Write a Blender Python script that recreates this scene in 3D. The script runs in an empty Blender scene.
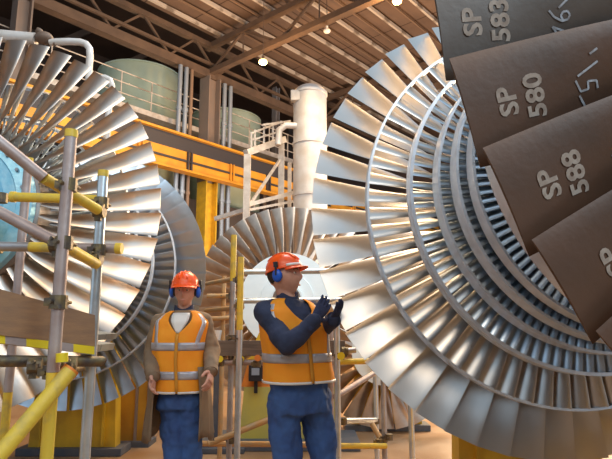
import bpy, bmesh, math, random
from mathutils import Vector, Matrix, noise
random.seed(7)
PI = math.pi
sc = bpy.context.scene
COL = sc.collection

# ------------------------------------------------------------------ camera
F = 550.0
PITCH = math.radians(9.8)
CZ = 1.4
cam_d = bpy.data.cameras.new('camera')
cam_d.sensor_width = 36
cam_d.lens = F / 612 * 36
cam_d.clip_start = .05
cam_d.clip_end = 300
cam = bpy.data.objects.new('camera', cam_d)
cam.location = (0, 0, CZ)
cam.rotation_euler = (PI / 2 + PITCH, 0, 0)
COL.objects.link(cam)
sc.camera = cam


def at(x, y, Y):
    """point of the place seen at photo position x,y when it stands Y metres ahead"""
    u = (x - 306) / F
    v = (229.5 - y) / F
    dy = math.cos(PITCH) - v * math.sin(PITCH)
    dz = math.sin(PITCH) + v * math.cos(PITCH)
    k = Y / dy
    return Vector((u * k, Y, CZ + dz * k))


# ------------------------------------------------------------------ materials
def mat(name, c1, rough=.5, metal=0., c2=None, scale=6., bump=0., bscale=40., lo=.35, hi=.65, stretch=(1, 1, 1),
        r2=None, emit=None, spec=None, detail=4., alpha=None):
    m = bpy.data.materials.new(name)
    m.use_nodes = True
    nt = m.node_tree
    b = nt.nodes['Principled BSDF']
    b.inputs['Base Color'].default_value = (*c1, 1)
    b.inputs['Roughness'].default_value = rough
    b.inputs['Metallic'].default_value = metal
    if spec is not None:
        b.inputs['Specular IOR Level'].default_value = spec
    tc = nt.nodes.new('ShaderNodeTexCoord')
    mp = nt.nodes.new('ShaderNodeMapping')
    mp.inputs['Scale'].default_value = stretch
    nt.links.new(tc.outputs['Object'], mp.inputs[0])
    if c2 is not None:
        n = nt.nodes.new('ShaderNodeTexNoise')
        n.inputs['Scale'].default_value = scale
        n.inputs['Detail'].default_value = detail
        nt.links.new(mp.outputs[0], n.inputs['Vector'])
        r = nt.nodes.new('ShaderNodeValToRGB')
        r.color_ramp.elements[0].position = lo
        r.color_ramp.elements[0].color = (*c1, 1)
        r.color_ramp.elements[1].position = hi
        r.color_ramp.elements[1].color = (*c2, 1)
        nt.links.new(n.outputs[0], r.inputs[0])
        nt.links.new(r.outputs[0], b.inputs['Base Color'])
        if r2 is not None:
            mr = nt.nodes.new('ShaderNodeMapRange')
            mr.inputs[1].default_value = lo
            mr.inputs[2].default_value = hi
            mr.inputs[3].default_value = rough
            mr.inputs[4].default_value = r2
            nt.links.new(n.outputs[0], mr.inputs[0])
            nt.links.new(mr.outputs[0], b.inputs['Roughness'])
    if bump:
        n2 = nt.nodes.new('ShaderNodeTexNoise')
        n2.inputs['Scale'].default_value = bscale
        n2.inputs['Detail'].default_value = 3
        nt.links.new(mp.outputs[0], n2.inputs['Vector'])
        bp = nt.nodes.new('ShaderNodeBump')
        bp.inputs['Strength'].default_value = bump
        bp.inputs['Distance'].default_value = .01
        nt.links.new(n2.outputs[0], bp.inputs['Height'])
        nt.links.new(bp.outputs[0], b.inputs['Normal'])
    if emit:
        b.inputs['Emission Color'].default_value = (*emit[0], 1)
        b.inputs['Emission Strength'].default_value = emit[1]
    return m


M = {}
M['steel'] = mat('polished_blade_steel', (.70, .67, .64), .27, 1., (.60, .55, .50), 4, 0, 7, r2=.36, lo=.3, hi=.7, detail=1)
M['steel_warm'] = mat('heat_tinted_blade_steel', (.76, .72, .68), .30, 1., (.74, .46, .24), 4, 0, 7, lo=.42, hi=.72, r2=.38, detail=1)
M['steel_cool'] = mat('satin_blade_steel', (.66, .75, .84), .3, 1., (.54, .60, .66), 5, .06, 8, r2=.42, detail=1)
M['steel_tan'] = mat('tan_blade_steel', (.62, .52, .43), .38, .85, (.48, .38, .30), 5, .2, 9)
M['shroud'] = mat('shroud_steel', (.78, .84, .92), .42, .6, (.66, .70, .76), 12, .1, 20)
M['disc'] = mat('disc_steel', (.30, .27, .25), .45, .9, (.20, .15, .12), 5, .1, 20)
M['hub_blue'] = mat('pale_blue_hub_steel', (.22, .52, .68), .34, .45, (.36, .62, .74), 14, .25, 30)
M['hub_white'] = mat('pale_hub_face', (.90, .97, .97), .45, .0, (.84, .93, .94), 5, .05, 20)
M['shaft'] = mat('shaft_steel', (.45, .48, .52), .3, 1., (.3, .32, .35), 5)
M['brown_blade'] = mat('oxidised_brown_blade', (.125, .062, .036), .42, .2, (.088, .048, .030), 7, .06, 60, lo=.3, hi=.7)
M['grey_blade'] = mat('oxidised_grey_blade', (.15, .125, .11), .42, .3, (.10, .075, .06), 5, .06, 60, lo=.3, hi=.7)
M['paint_white'] = mat('stencil_paint', (.40, .34, .29), .7, 0, (.28, .22, .18), 60)
M['chalk'] = mat('chalk_marking', (.46, .50, .56), .8, 0, (.26, .25, .26), 70)
M['tube'] = mat('galvanised_tube', (.52, .52, .54), .42, .7, (.42, .36, .34), 8, .1, 50, stretch=(1, 1, 1))
M['tube_brown'] = mat('weathered_tube', (.40, .30, .27), .5, .45, (.50, .42, .40), 9, .15, 50)
M['tube_yellow'] = mat('yellow_painted_tube', (.80, .56, .06), .45, 0, (.50, .38, .12), 14, .15, 50, lo=.5, hi=.75)
M['tube_orange'] = mat('orange_brown_tube', (.62, .34, .12), .5, .2, (.50, .36, .20), 10)
M['tube_silver'] = mat('bright_silver_tube', (.74, .78, .80), .3, .75, (.55, .6, .62), 8, .1, 40)
M['coupler'] = mat('coupler_iron', (.13, .11, .10), .5, .7, (.26, .20, .10), 30, .3, 60)
M['bolt'] = mat('bolt_steel', (.35, .35, .36), .35, .9)
M['yellow'] = mat('yellow_enamel', (.80, .50, .03), .42, 0, (.62, .36, .03), 4, .1, 20)
M['yellow_tape'] = mat('yellow_tape', (.86, .66, .02), .5)
M['ply'] = mat('plywood_board', (.36, .20, .10), .6, 0, (.28, .16, .09), 10, .1, 60, stretch=(1, 1, 5))
M['plank'] = mat('grey_wood_plank', (.20, .15, .12), .65, 0, (.12, .09, .075), 8, .2, 60, stretch=(.6, 2, 8))
M['deckgrey'] = mat('grey_deck_underside', (.30, .31, .28), .6, 0, (.22, .20, .17), 7)
M['orange_plate'] = mat('orange_plate', (.85, .28, .04), .5, 0, (.7, .2, .03), 5)
M['ochre'] = mat('ochre_plate', (.58, .31, .035), .4, .1, (.42, .21, .03), 3, .1, 20)
M['olive'] = mat('yellow_green_plate', (.62, .52, .10), .4, .1, (.50, .46, .14), 3, .1, 20)
M['dark_base'] = mat('dark_base_paint', (.07, .09, .12), .5, 0, (.12, .12, .13), 6)
M['green'] = mat('pale_green_tank_paint', (.54, .62, .48), .55, 0, (.44, .52, .38), 1.2, .05, 10)
M['cream'] = mat('cream_vessel_paint', (.62, .56, .50), .5, .2, (.72, .70, .68), 3, .25, 6)
M['white_steel'] = mat('white_painted_steel', (.66, .62, .57), .5, 0, (.52, .46, .40), 6)
M['girder'] = mat('orange_girder_paint', (.78, .36, .03), .5, 0, (.62, .27, .03), 2)
M['girder_dark'] = mat('dark_girder', (.06, .055, .06), .6, .2)
M['col'] = mat('column_paint', (.22, .18, .16), .6, 0, (.28, .21, .17), 1.5)
M['pipe_blue'] = mat('pale_blue_pipe', (.34, .40, .48), .45, .3)
M['truss'] = mat('brown_truss_paint', (.12, .08, .058), .6, 0, (.17, .11, .075), 2)
M['purlin'] = mat('pale_purlin', (.62, .54, .46), .6, 0, (.30, .24, .19), 1.6, lo=.52, hi=.62)
M['purlin_dim'] = mat('brown_purlin', (.26, .17, .115), .6)
M['lamp'] = mat('lamp_bowl', (.9, .8, .6), .4, emit=((1, .50, .16), 6))
M['lamp_white'] = mat('unlit_lamp_bowl', (.92, .90, .86), .4)
M['skin'] = mat('skin', (.74, .42, .31), .5, 0, (.56, .28, .20), 12)
M['navy'] = mat('navy_workwear', (.035, .047, .10), .85, 0, (.022, .030, .065), 10, .5, 22)
M['jeans'] = mat('blue_work_trousers', (.055, .135, .36), .85, 0, (.038, .085, .25), 7, .6, 14)
M['tan'] = mat('tan_coat_cloth', (.30, .20, .115), .9, 0, (.21, .15, .10), 5, .5, 16)
M['vest'] = mat('orange_high_visibility_cloth', (1., .31, .012), .75, 0, (1., .38, .02), 5, .4, 14)
M['band'] = mat('silver_reflective_tape', (.52, .52, .56), .4, .3, (.42, .42, .47), 20)
M['helmet'] = mat('orange_helmet_plastic', (1., .11, .012), .25, 0)
M['blue_plastic'] = mat('blue_ear_cup_plastic', (.01, .11, .62), .35, 0)
M['dark_plastic'] = mat('black_plastic', (.02, .02, .025), .4, 0)
M['glove'] = mat('dark_blue_knit_glove', (.028, .035, .085), .9, 0, (.04, .05, .11), 40, .4, 90)
M['teal_glove'] = mat('dark_teal_glove', (.03, .10, .13), .9, 0)
M['hair'] = mat('dark_hair', (.03, .02, .015), .8)
M['white'] = mat('white_plastic', (.85, .85, .82), .4)
M['eye'] = mat('eye_white', (.8, .78, .74), .3)
M['iris'] = mat('dark_iris', (.03, .02, .015), .2)
M['lip'] = mat('lip', (.58, .27, .21), .5)
M['boot'] = mat('black_boot_leather', (.02, .018, .016), .5)


# ------------------------------------------------------------------ mesh helpers
def link(name, me, m, parent=None, smooth=False):
    o = bpy.data.objects.new(name, me)
    if m is not None:
        me.materials.append(m)
    COL.objects.link(o)
    if parent is not None:
        o.parent = parent
    if smooth:
        for p in me.polygons:
            p.use_smooth = True
    return o


def obj(name, bm, m, parent=None, smooth=False, sharp=None):
    bmesh.ops.recalc_face_normals(bm, faces=bm.faces)
    me = bpy.data.meshes.new(name)
    bm.to_mesh(me)
    bm.free()
    o = link(name, me, m, parent, smooth)
    if smooth and sharp:
        me.set_sharp_from_angle(angle=math.radians(sharp))
    return o


def BM():
    return bmesh.new()


def tag(o, label=None, cat=None, group=None, kind=None):
    if label: o['label'] = label
    if cat: o['category'] = cat
    if group: o['group'] = group
    if kind: o['kind'] = kind
    return o


def empty(name, loc, label, cat, group=None, rz=0):
    o = bpy.data.objects.new(name, None)
    o.empty_display_size = .1
    COL.objects.link(o)
    o.location = loc
    o.rotation_euler = (0, 0, rz)
    return tag(o, label, cat, group)


def box(bm, c, s, rot=None, bev=0):
    """box centred at c with full sizes s"""
    m = Matrix.Translation(Vector(c))
    if rot is not None:
        m = m @ rot.to_4x4()
    r = bmesh.ops.create_cube(bm, size=1, matrix=m @ Matrix.Diagonal((*s, 1)))
    if bev:
        es = list({e for v in r['verts'] for e in v.link_edges})
        bmesh.ops.bevel(bm, geom=es, offset=bev, segments=2, affect='EDGES', profile=.6)


def basis(d, up=Vector((0, 0, 1))):
    d = Vector(d).normalized()
    if abs(d.dot(up)) > .97:
        up = Vector((1, 0, 0))
    x = d.cross(up).normalized()
    y = x.cross(d).normalized()
    return x, y


def loft(bm, rings, cap=True, closed=True):
    vs = [[bm.verts.new(p) for p in r] for r in rings]
    n = len(vs[0])
    for a, b in zip(vs, vs[1:]):
        for i in range(n if closed else n - 1):
            j = (i + 1) % n
            bm.faces.new((a[i], a[j], b[j], b[i]))
    if cap:
        bm.faces.new(vs[0][::-1])
        bm.faces.new(vs[-1])
    return vs


def tube(bm, pts, r, n=12, flat=1.0, cap=True):
    """tube along pts, r a number or a list of radii (or of (rx, ry))"""
    pts = [Vector(p) for p in pts]
    if not isinstance(r, (list, tuple)):
        r = [r] * len(pts)
    d0 = (pts[1] - pts[0]).normalized()
    x, y = basis(d0)
    rings = []
    for i, p in enumerate(pts):
        if i == 0:
            d = pts[1] - pts[0]
        elif i == len(pts) - 1:
            d = pts[-1] - pts[-2]
        else:
            d = (pts[i + 1] - p).normalized() + (p - pts[i - 1]).normalized()
        d = d.normalized()
        x = (x - d * x.dot(d)).normalized()
        y = d.cross(x)
        ra, rb = r[i] if isinstance(r[i], (list, tuple)) else (r[i], r[i] * flat)
        rings.append([p + x * (math.cos(2 * PI * k / n) * ra) + y * (math.sin(2 * PI * k / n) * rb) for k in range(n)])
    loft(bm, rings, cap)


def capsule(bm, a, b, ra, rb, n=14):
    """tapering limb with round ends"""
    a, b = Vector(a), Vector(b)
    d = (b - a)
    L = d.length
    d.normalize()
    pts, rr = [], []
    for k in range(4):
        t = math.sin(k / 4 * PI / 2)
        pts.append(a - d * ra * (1 - t)); rr.append(max(.0008, ra * math.sqrt(max(0, 1 - (1 - t) ** 2))))
    pts.append(a); rr.append(ra)
    pts.append(b); rr.append(rb)
    for k in range(1, 5):
        t = math.sin(k / 4 * PI / 2)
        pts.append(b + d * rb * t); rr.append(max(.0008, rb * math.cos(k / 4 * PI / 2)))
    tube(bm, pts, rr, n)


def ellipsoid(bm, c, r, rot=None, seg=20):
    m = Matrix.Translation(Vector(c))
    if rot is not None:
        m = m @ rot.to_4x4()
    bmesh.ops.create_uvsphere(bm, u_segments=seg, v_segments=seg * 2 // 3, radius=1, matrix=m @ Matrix.Diagonal((*r, 1)))


def beam(bm, a, b, w, h):
    """rectangular bar from a to b, w wide, h high"""
    a, b = Vector(a), Vector(b)
    d = (b - a).normalized()
    x, y = basis(d)
    rings = []
    for p in (a, b):
        rings.append([p + x * (sx * w / 2) + y * (sy * h / 2) for sx, sy in ((-1, -1), (1, -1), (1, 1), (-1, 1))])
    loft(bm, rings)


def ibeam(bm, a, b, w, h, tf=.04, tw=.03):
    a, b = Vector(a), Vector(b)
    d = (b - a).normalized()
    x, y = basis(d)
    pr = [(-w/2, -h/2), (w/2, -h/2), (w/2, -h/2+tf), (tw/2, -h/2+tf), (tw/2, h/2-tf), (w/2, h/2-tf), (w/2, h/2), (-w/2, h/2),
          (-w/2, h/2-tf), (-tw/2, h/2-tf), (-tw/2, -h/2+tf), (-w/2, -h/2+tf)]
    loft(bm, [[p + x * u + y * v for u, v in pr] for p in (a, b)])


def lathe(bm, prof, M4, n=96):
    """prof: list of (axial, radius), revolved about local Y"""
    rings = []
    for (t, r) in prof:
        rings.append([M4 @ Vector((r * math.cos(2 * PI * k / n), t, r * math.sin(2 * PI * k / n))) for k in range(n)])
    vs = [[bm.verts.new(p) for p in r] for r in rings]
    for a, b in zip(vs, vs[1:]):
        for i in range(n):
            j = (i + 1) % n
            bm.faces.new((a[i], a[j], b[j], b[i]))
    return vs


# ------------------------------------------------------------------ turbine blades
def blade_pt(P, s, u, side):
    """s 0..1 root to tip, u -1..1 along the chord, side +1/-1 surface; radial +Z, tangential X, axial Y"""
    r0, r1, c0, c1, g0, g1, th0, th1, cam0, cam1 = P
    r = r0 + (r1 - r0) * s
    c = c0 + (c1 - c0) * s
    g = g0 + (g1 - g0) * s ** .62
    th = th0 + (th1 - th0) * s
    cm = cam0 + (cam1 - cam0) * s
    prof = th * math.sqrt(max(0, 1 - u * u)) * (1 - .35 * u)
    a = u * c / 2
    b = cm * c * (1 - u * u) + side * prof / 2
    return Vector((a * math.sin(g) + b * math.cos(g), a * math.cos(g) - b * math.sin(g), r))


def add_blade(bm, P, ns=9, nu=6, M4=None, shift=0):
    rings = []
    for i in range(ns):
        s = i / (ns - 1)
        ring = []
        for k in range(nu + 1):
            u = -math.cos(PI * k / nu)
            ring.append(blade_pt(P, s, u, 1))
        for k in range(nu - 1, 0, -1):
            u = -math.cos(PI * k / nu)
            ring.append(blade_pt(P, s, u, -1))
        ring = [p + Vector((0, shift, 0)) for p in ring]
        if M4 is not None:
            ring = [M4 @ p for p in ring]
        rings.append(ring)
    loft(bm, rings)


def rotor_matrix(c, target):
    """matrix whose local Y runs along the axis"""
    c = Vector(c)
    a = (Vector(target) - c).normalized()
    x = a.cross(Vector((0, 0, 1))).normalized()
    z = x.cross(a).normalized()
    R = Matrix((x, a, z)).transposed().to_4x4()
    return Matrix.Translation(c) @ R


def last_P(sign, r0=.62, R=1.44, N=50, ch=.97, c0=.17, g1=75):
    pitch = 2 * PI * R / N
    return (r0, R, c0, pitch * ch, sign * math.radians(12), sign * math.radians(g1), .020, .007, .10 * sign, .03 * sign)


def stage_P(sign, r0, R, N, ang=45):
    pitch = 2 * PI * R / N
    return (r0, R, .075, (.108 if R > 1 else .066), sign * math.radians(20), sign * math.radians(ang), .012, .007, .14 * sign, .08 * sign)


HALF = [(.20, 1.147, 66), (.41, .957, 96), (.55, .855, 110), (.695, .812, 110), (.81, .775, 110)]


def make_rotor(name, root_loc, Mx, L, label, mats, N=50, near_parts=None, far=True, stage2_parts=0, phase0=0., phase1=0.,
               sgn=-1, hub_mat='hub_blue', R=1.44, seg=72, far_n=50, r0=.62, near_s2_parts=0, stuff=True, hub_prof=None, tail=1.2, bolts=False, LP=None, near_list=None):
    root = empty(name, root_loc, label, 'turbine rotor')
    LP = LP or {}
    inv = Matrix.Translation(-Vector(root_loc)) @ Mx          # local frame of the children

    def rotm(th, t=0):
        return inv @ Matrix.Translation((0, t, 0)) @ Matrix.Rotation(th, 4, 'Y')
    # axial coordinates: 0 = near last-stage disc, L = far last-stage disc
    # drum and discs, one lathe
    bm = BM()
    if far:
        prof = [(-.55, .0), (-.55, .20), (-.35, .20), (-.35, .26), (-.13, .26), (-.13, .30), (-.10, .60), (-.085, r0), (.085, r0), (.10, .60), (.2, .58),
                (L - .2, .58), (L - .10, .60), (L - .085, r0), (L + .085, r0), (L + .10, .58), (L + .13, .30), (L + .5, .26), (L + .5, 0)]
    else:
        prof = [(-.30, 0), (-.30, .20), (-.13, .22), (-.13, .30), (-.10, r0 - .02), (-.085, r0), (.085, r0), (.10, r0 * .9), (min(.5, tail * .4), r0 * .8), (min(.5, tail * .4), .24), (tail, .24), (tail, 0)]
    lathe(bm, prof, inv, seg)
    obj('drum', bm, M['disc'], root, True, 30)
    # hub cover with stepped rings on the near face
    bm = BM()
    hp = hub_prof or [(-.104, r0 - .02), (-.150, r0 - .03), (-.165, r0 - .13), (-.150, r0 - .14), (-.155, .40), (-.20, .385), (-.215, .33), (-.19, .32), (-.20, .27), (-.36, .262), (-.36, .22)]
    lathe(bm, hp, inv, seg)
    hb = obj('hub_plate', bm, M[hub_mat], root, True, 30)
    # bolts of the hub
    for k in range(24 if bolts else 0):
        bm = BM()
        a = 2 * PI * k / 24
        rr = r0 - .085
        p0 = inv @ Vector((rr * math.cos(a), -.150, rr * math.sin(a)))
        p1 = inv @ Vector((rr * math.cos(a), -.178, rr * math.sin(a)))
        tube(bm, [p0, p1], .013, 6)
        obj('bolt', bm, M['bolt'], hb)
    # last-stage blades
    bm = BM()
    add_blade(bm, last_P(sgn, r0, R, N, **LP), 11, 8)
    me = bpy.data.meshes.new('blade')
    bmesh.ops.recalc_face_normals(bm, faces=bm.faces)
    bm.to_mesh(me); bm.free()
    for p in me.polygons: p.use_smooth = True
    me.set_sharp_from_angle(angle=math.radians(50))
    me.materials.append(M[mats[0]])
    rest = BM()
    out = {}
    for k in range(N):
        th = phase0 + 2 * PI * k / N
        if near_parts is None or k in near_parts:
            o = bpy.data.objects.new('blade', me)
            COL.objects.link(o)
            o.parent = root
            o.matrix_local = rotm(th)
            out[k] = o
        else:
            add_blade(rest, last_P(sgn, r0, R, N, **LP), 6, 6, rotm(th))
    if far:
        bm = BM()
        add_blade(bm, last_P(sgn, r0, R, far_n), 11, 8)
        bmesh.ops.recalc_face_normals(bm, faces=bm.faces)
        me2 = bpy.data.meshes.new('blade'); bm.to_mesh(me2); bm.free()
        for p in me2.polygons: p.use_smooth = True
        me2.set_sharp_from_angle(angle=math.radians(50))
        me2.materials.append(M[mats[1]])
        for v in me2.vertices:        # the far flow is the mirror image of the near one
            v.co.y = -v.co.y
        me2.flip_normals()
        for k in range(far_n):
            o = bpy.data.objects.new('blade', me2)
            COL.objects.link(o)
            o.parent = root
            o.matrix_local = rotm(phase1 + 2 * PI * k / far_n, L)
        # the shorter stages
        stages = [(L - t, r, n, 1) for (t, r, n) in HALF] + [(t, r, n, -1) for (t, r, n) in (near_list or HALF)]
        made = 0
        bm2 = BM()
        add_blade(bm2, stage_P(-sgn, .60, 1.140, 66, 60), 7, 6)
        me3 = bpy.data.meshes.new('blade')
        bmesh.ops.recalc_face_normals(bm2, faces=bm2.faces)
        bm2.to_mesh(me3); bm2.free()
        for p in me3.polygons: p.use_smooth = True
        me3.set_sharp_from_angle(angle=math.radians(50))
        me3.materials.append(M[mats[1]])
        order = []
        for (t, r, n, side) in stages:
            first = side == 1 and r > 1.1
            for k in range(n):
                th = 2 * PI * k / n
                # angle from local +Z about Y ; keep the ones on the photographed side as parts
                if first and stage2_parts and (k in stage2_parts):
                    o = bpy.data.objects.new('blade', me3)
                    COL.objects.link(o)
                    o.parent = root
                    o.matrix_local = rotm(th, t)
                else:
                    add_blade(rest, stage_P(-sgn * side, .57, r - .004, n, 60 if r > 1.1 else 46), 4, 4, rotm(th, t))
            # shroud ring at the tips
            w = {1.147: .026, .957: .034, .855: .042, .812: .042, .775: .036, .92: .036, .96: .036}[r]
            bm = BM()
            if r == .957:
                pr = [(t - w, r - .012), (t - w, r + .006), (t - .006, r + .006), (t - .003, r - .004), (t + .003, r - .004), (t + .006, r + .006),
                      (t + w, r + .006), (t + w, r - .012), (t - w, r - .012)]
            else:
                pr = [(t - w, r - .010), (t - w, r + .004), (t + w, r + .004), (t + w, r - .010), (t - w, r - .010)]
            lathe(bm, pr, inv, 144)
            obj('shroud_ring', bm, M['shroud'], root, True, 30)
    if len(rest.verts):
        o = obj('blade_rows', rest, M[mats[2]], root, True, 50)
        tag(o, kind='stuff')
    else:
        rest.free()
    return root, out, inv


# ------------------------------------------------------------------ rotor on the right (nearest)
cD1 = Vector((1.46942738, 3.41344613, 2.06728328))
yaw, tilt = -0.10380327, -0.07256449
aD = Vector((math.sin(yaw) * math.cos(tilt), math.cos(yaw) * math.cos(tilt), math.sin(tilt)))
LD = 2.19246808
cDn = cD1 - aD * LD
MD = rotor_matrix(cDn, cD1)
ND = 45


def ang_of(px, py, Mx, t, R):
    """blade angle whose tip shows at that photo position"""
    best = None
    for i in range(3600):
        th = 2 * PI * i / 3600
        p = Mx @ Vector((R * math.sin(th), t, R * math.cos(th)))
        y, z = p.y, p.z - CZ
        d = y * math.cos(PITCH) + z * math.sin(PITCH)
        if d < .1: continue
        v = -y * math.sin(PITCH) + z * math.cos(PITCH)
        q = (306 + F * p.x / d - px) ** 2 + (229.5 - F * v / d - py) ** 2
        if best is None or q < best[0]: best = (q, th)
    return best[1]


thD = ang_of(466, 112, MD, 0, 1.44)      # middle of the blade marked 580
thN = ang_of(507, 205, MD, 0, 1.44)
print('near blade pitch deg', math.degrees(thN - thD))
ph = thD - 2 * PI / ND * round(thD / (2 * PI / ND))
k580 = round(thD / (2 * PI / ND)) % ND
near_k = {(k580 + i) % ND for i in (-4, -3, -2, -1, 0, 1, 2)}
s2 = set()
for k in range(66):
    a = (math.degrees(2 * PI * k / 66)) % 360
    if 148 <= a <= 352: s2.add(k)
s2 = set(sorted(s2)[:41])
rotD, bladesD, invD = make_rotor('turbine_rotor', (cDn.x, cDn.y + 1.1, 0), MD, LD,
    'largest turbine rotor, right foreground, its nearest brown blades stencilled SP and numbers',
    ('brown_blade', 'steel', 'steel_cool'), N=ND, near_parts=near_k, stage2_parts=s2, phase0=ph, phase1=.03, sgn=-1, far_n=46, LP=dict(ch=1.16, c0=.24, g1=80), near_list=[(.24, .96, 96), (.90, .92, 110)])
me_g = bladesD[(k580 + 1) % ND].data.copy()
me_g.materials.clear(); me_g.materials.append(M['grey_blade'])
bladesD[(k580 + 1) % ND].data = me_g
P580 = last_P(-1, .62, 1.44, ND, ch=1.16, c0=.24, g1=80)
ORD = sorted(bladesD)


def blade_side(P):
    # the surface that looks back towards the near end (-Y)
    a = blade_pt(P, .8, 0, 1); b = blade_pt(P, .8, 0, -1)
    return 1 if a.y < b.y else -1


SIDE = blade_side(P580)


def text_mesh(s, size, bold=.0):
    cu = bpy.data.curves.new('t', 'FONT')
    cu.body = s
    cu.size = size
    cu.offset = bold
    cu.align_x = 'CENTER'
    cu.resolution_u = 3
    o = bpy.data.objects.new('t', cu)
    COL.objects.link(o)
    dg = bpy.context.evaluated_depsgraph_get()
    me = bpy.data.meshes.new_from_object(o.evaluated_get(dg))
    bpy.data.objects.remove(o)
    bm = bmesh.new(); bm.from_mesh(me)
    bmesh.ops.triangulate(bm, faces=bm.faces)
    for _ in range(2):
        es = [e for e in bm.edges if e.calc_length() > size * .22]
        if es: bmesh.ops.subdivide_edges(bm, edges=es, cuts=1)
        bmesh.ops.triangulate(bm, faces=bm.faces)
    return bm


def on_blade(bm, P, cr, ct, flipu=1):
    """lay flat shapes (x across the blade, y towards the tip) on the near face"""
    for v in bm.verts:
        r = cr + v.co.y
        s = (r - P[0]) / (P[1] - P[0])
        c = P[2] + (P[3] - P[2]) * s
        u = max(-.97, min(.97, (ct + flipu * v.co.x) / (c / 2)))
        q = blade_pt(P, s, u, SIDE)
        q0 = blade_pt(P, s, u, -SIDE)
        n = (q - q0)
        n = n.normalized() if n.length > 1e-6 else Vector((0, -1, 0))
        g = P[4] + (P[5] - P[4]) * s ** .62
        nn = Vector((math.cos(g), -math.sin(g), 0)) * SIDE
        v.co = q + nn * .0012
    return bm


def strokes(bm, lines, w):
    for ln in lines:
        pts = [Vector((x, y, 0)) for x, y in ln]
        for a, b in zip(pts, pts[1:]):
            d = (b - a).normalized()
            nrm = Vector((-d.y, d.x, 0)) * w / 2
            k = max(1, int((b - a).length / .008))
            for i in range(k):
                p, q = a.lerp(b, i / k), a.lerp(b, (i + 1) / k + .02)
                bm.faces.new([bm.verts.new(z) for z in (p + nrm, p - nrm, q - nrm, q + nrm)])


FL = -1
marks = {1: ('583', [[(-.044, .004), (-.020, .024), (-.034, -.016)], [(.014, .032), (.000, .020), (-.009, .002), (-.006, -.012), (.003, -.016), (.011, -.010), (.010, .000), (.002, .005), (-.007, .000)], [(.018, .01), (.052, -.030)], [(.056, -.005), (.060, -.010)]]),
         0: ('580', [[(-.045, .010), (-.020, .022)], [(.012, .028), (-.012, .018), (-.010, .000), (.006, .000), (.004, -.020), (-.012, -.022)], [(.020, .022), (.042, -.026)], [(.060, -.012), (.068, -.03)]]),
         -1: ('588', [[(-.040, .010), (-.015, .018)], [(.004, .030), (.016, -.022)], [(.024, .014), (.024, -.01), (.042, -.014), (.046, .010), (.024, .014)]]),
         -2: ('579', [[(-.040, .010), (-.015, .018)], [(.004, .030), (.016, -.022)]])}
for dk, (num, hand) in marks.items():
    bo = bladesD.get((k580 + dk) % ND)
    if bo is None: continue
    r_m = {1: 1.350, 0: 1.330, -1: 1.326, -2: 1.302}[dk]
    for ln_, rr in (('SP', r_m), (num, r_m - .062)):
        bm = text_mesh(ln_, .057, .0016)
        for v in bm.verts: v.co.x *= 1.08
        bm = on_blade(bm, P580, rr, -.001, FL)
        o = obj('stencilled_marking', bm, M['paint_white'], bo)
        tag(o, label='pale stencilled letters and number')
    bm = BM()
    strokes(bm, hand, .0045)
    bm = on_blade(bm, P580, 1.165, 0, FL)
    o = obj('chalk_marking', bm, M['chalk'], bo)
    tag(o, label='handwritten chalk figures')

# ------------------------------------------------------------------ rotor on the left (two wheels on one shaft)
cA = Vector((-2.491, 3.851, 2.185))
cB = Vector((-2.553, 6.059, 1.954))
MA = rotor_matrix(cA, cB)
LA = (cB - cA).length
s2a = set(range(0, 66))
vis = []
rotA, _, invA = make_rotor('turbine_rotor', (cA.x, cA.y + 1.1, 0), MA, LA,
    'steel turbine rotor on the left behind the scaffold poles, with a pale blue hub',
    ('steel_warm', 'steel_cool', 'steel_cool'), N=47, near_parts=None, stage2_parts=set(), phase0=.02, phase1=0, sgn=-1, far_n=50, bolts=True, LP=dict(ch=.97, c0=.19, g1=79))

# ------------------------------------------------------------------ rotor in the middle distance
pC = at(288, 301, 8.25)
MC = rotor_matrix(pC, pC + Vector((.05, 1, -.05)))
rotC, _, invC = make_rotor('turbine_rotor', (pC.x, pC.y, 0), MC, 1.2,
    'turbine wheel with a white round hub face standing behind the worker at the blades',
    ('steel_tan', 'steel_tan', 'steel_tan'), N=44, far=False, hub_mat='hub_white', r0=.70,
    hub_prof=[(-.104, .68), (-.13, .70), (-.135, .40), (-.16, .39), (-.16, .24), (-.24, .23), (-.24, .0)])
pE = at(384, 352, 7.5)
ME = rotor_matrix(pE, pE + Vector((.15, 1, 0)))
rotE, _, invE = make_rotor('turbine_rotor', (pE.x, pE.y, 0), ME, 1.2,
    'small turbine wheel low down beyond the scaffold, below the right-hand rotor',
    ('steel_tan', 'steel_tan', 'steel_tan'), N=26, tail=.45, far=False, hub_mat='hub_white', R=.98, r0=.42,
    hub_prof=[(-.104, .40), (-.13, .42), (-.16, .24), (-.24, .23), (-.24, .0)])


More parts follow.
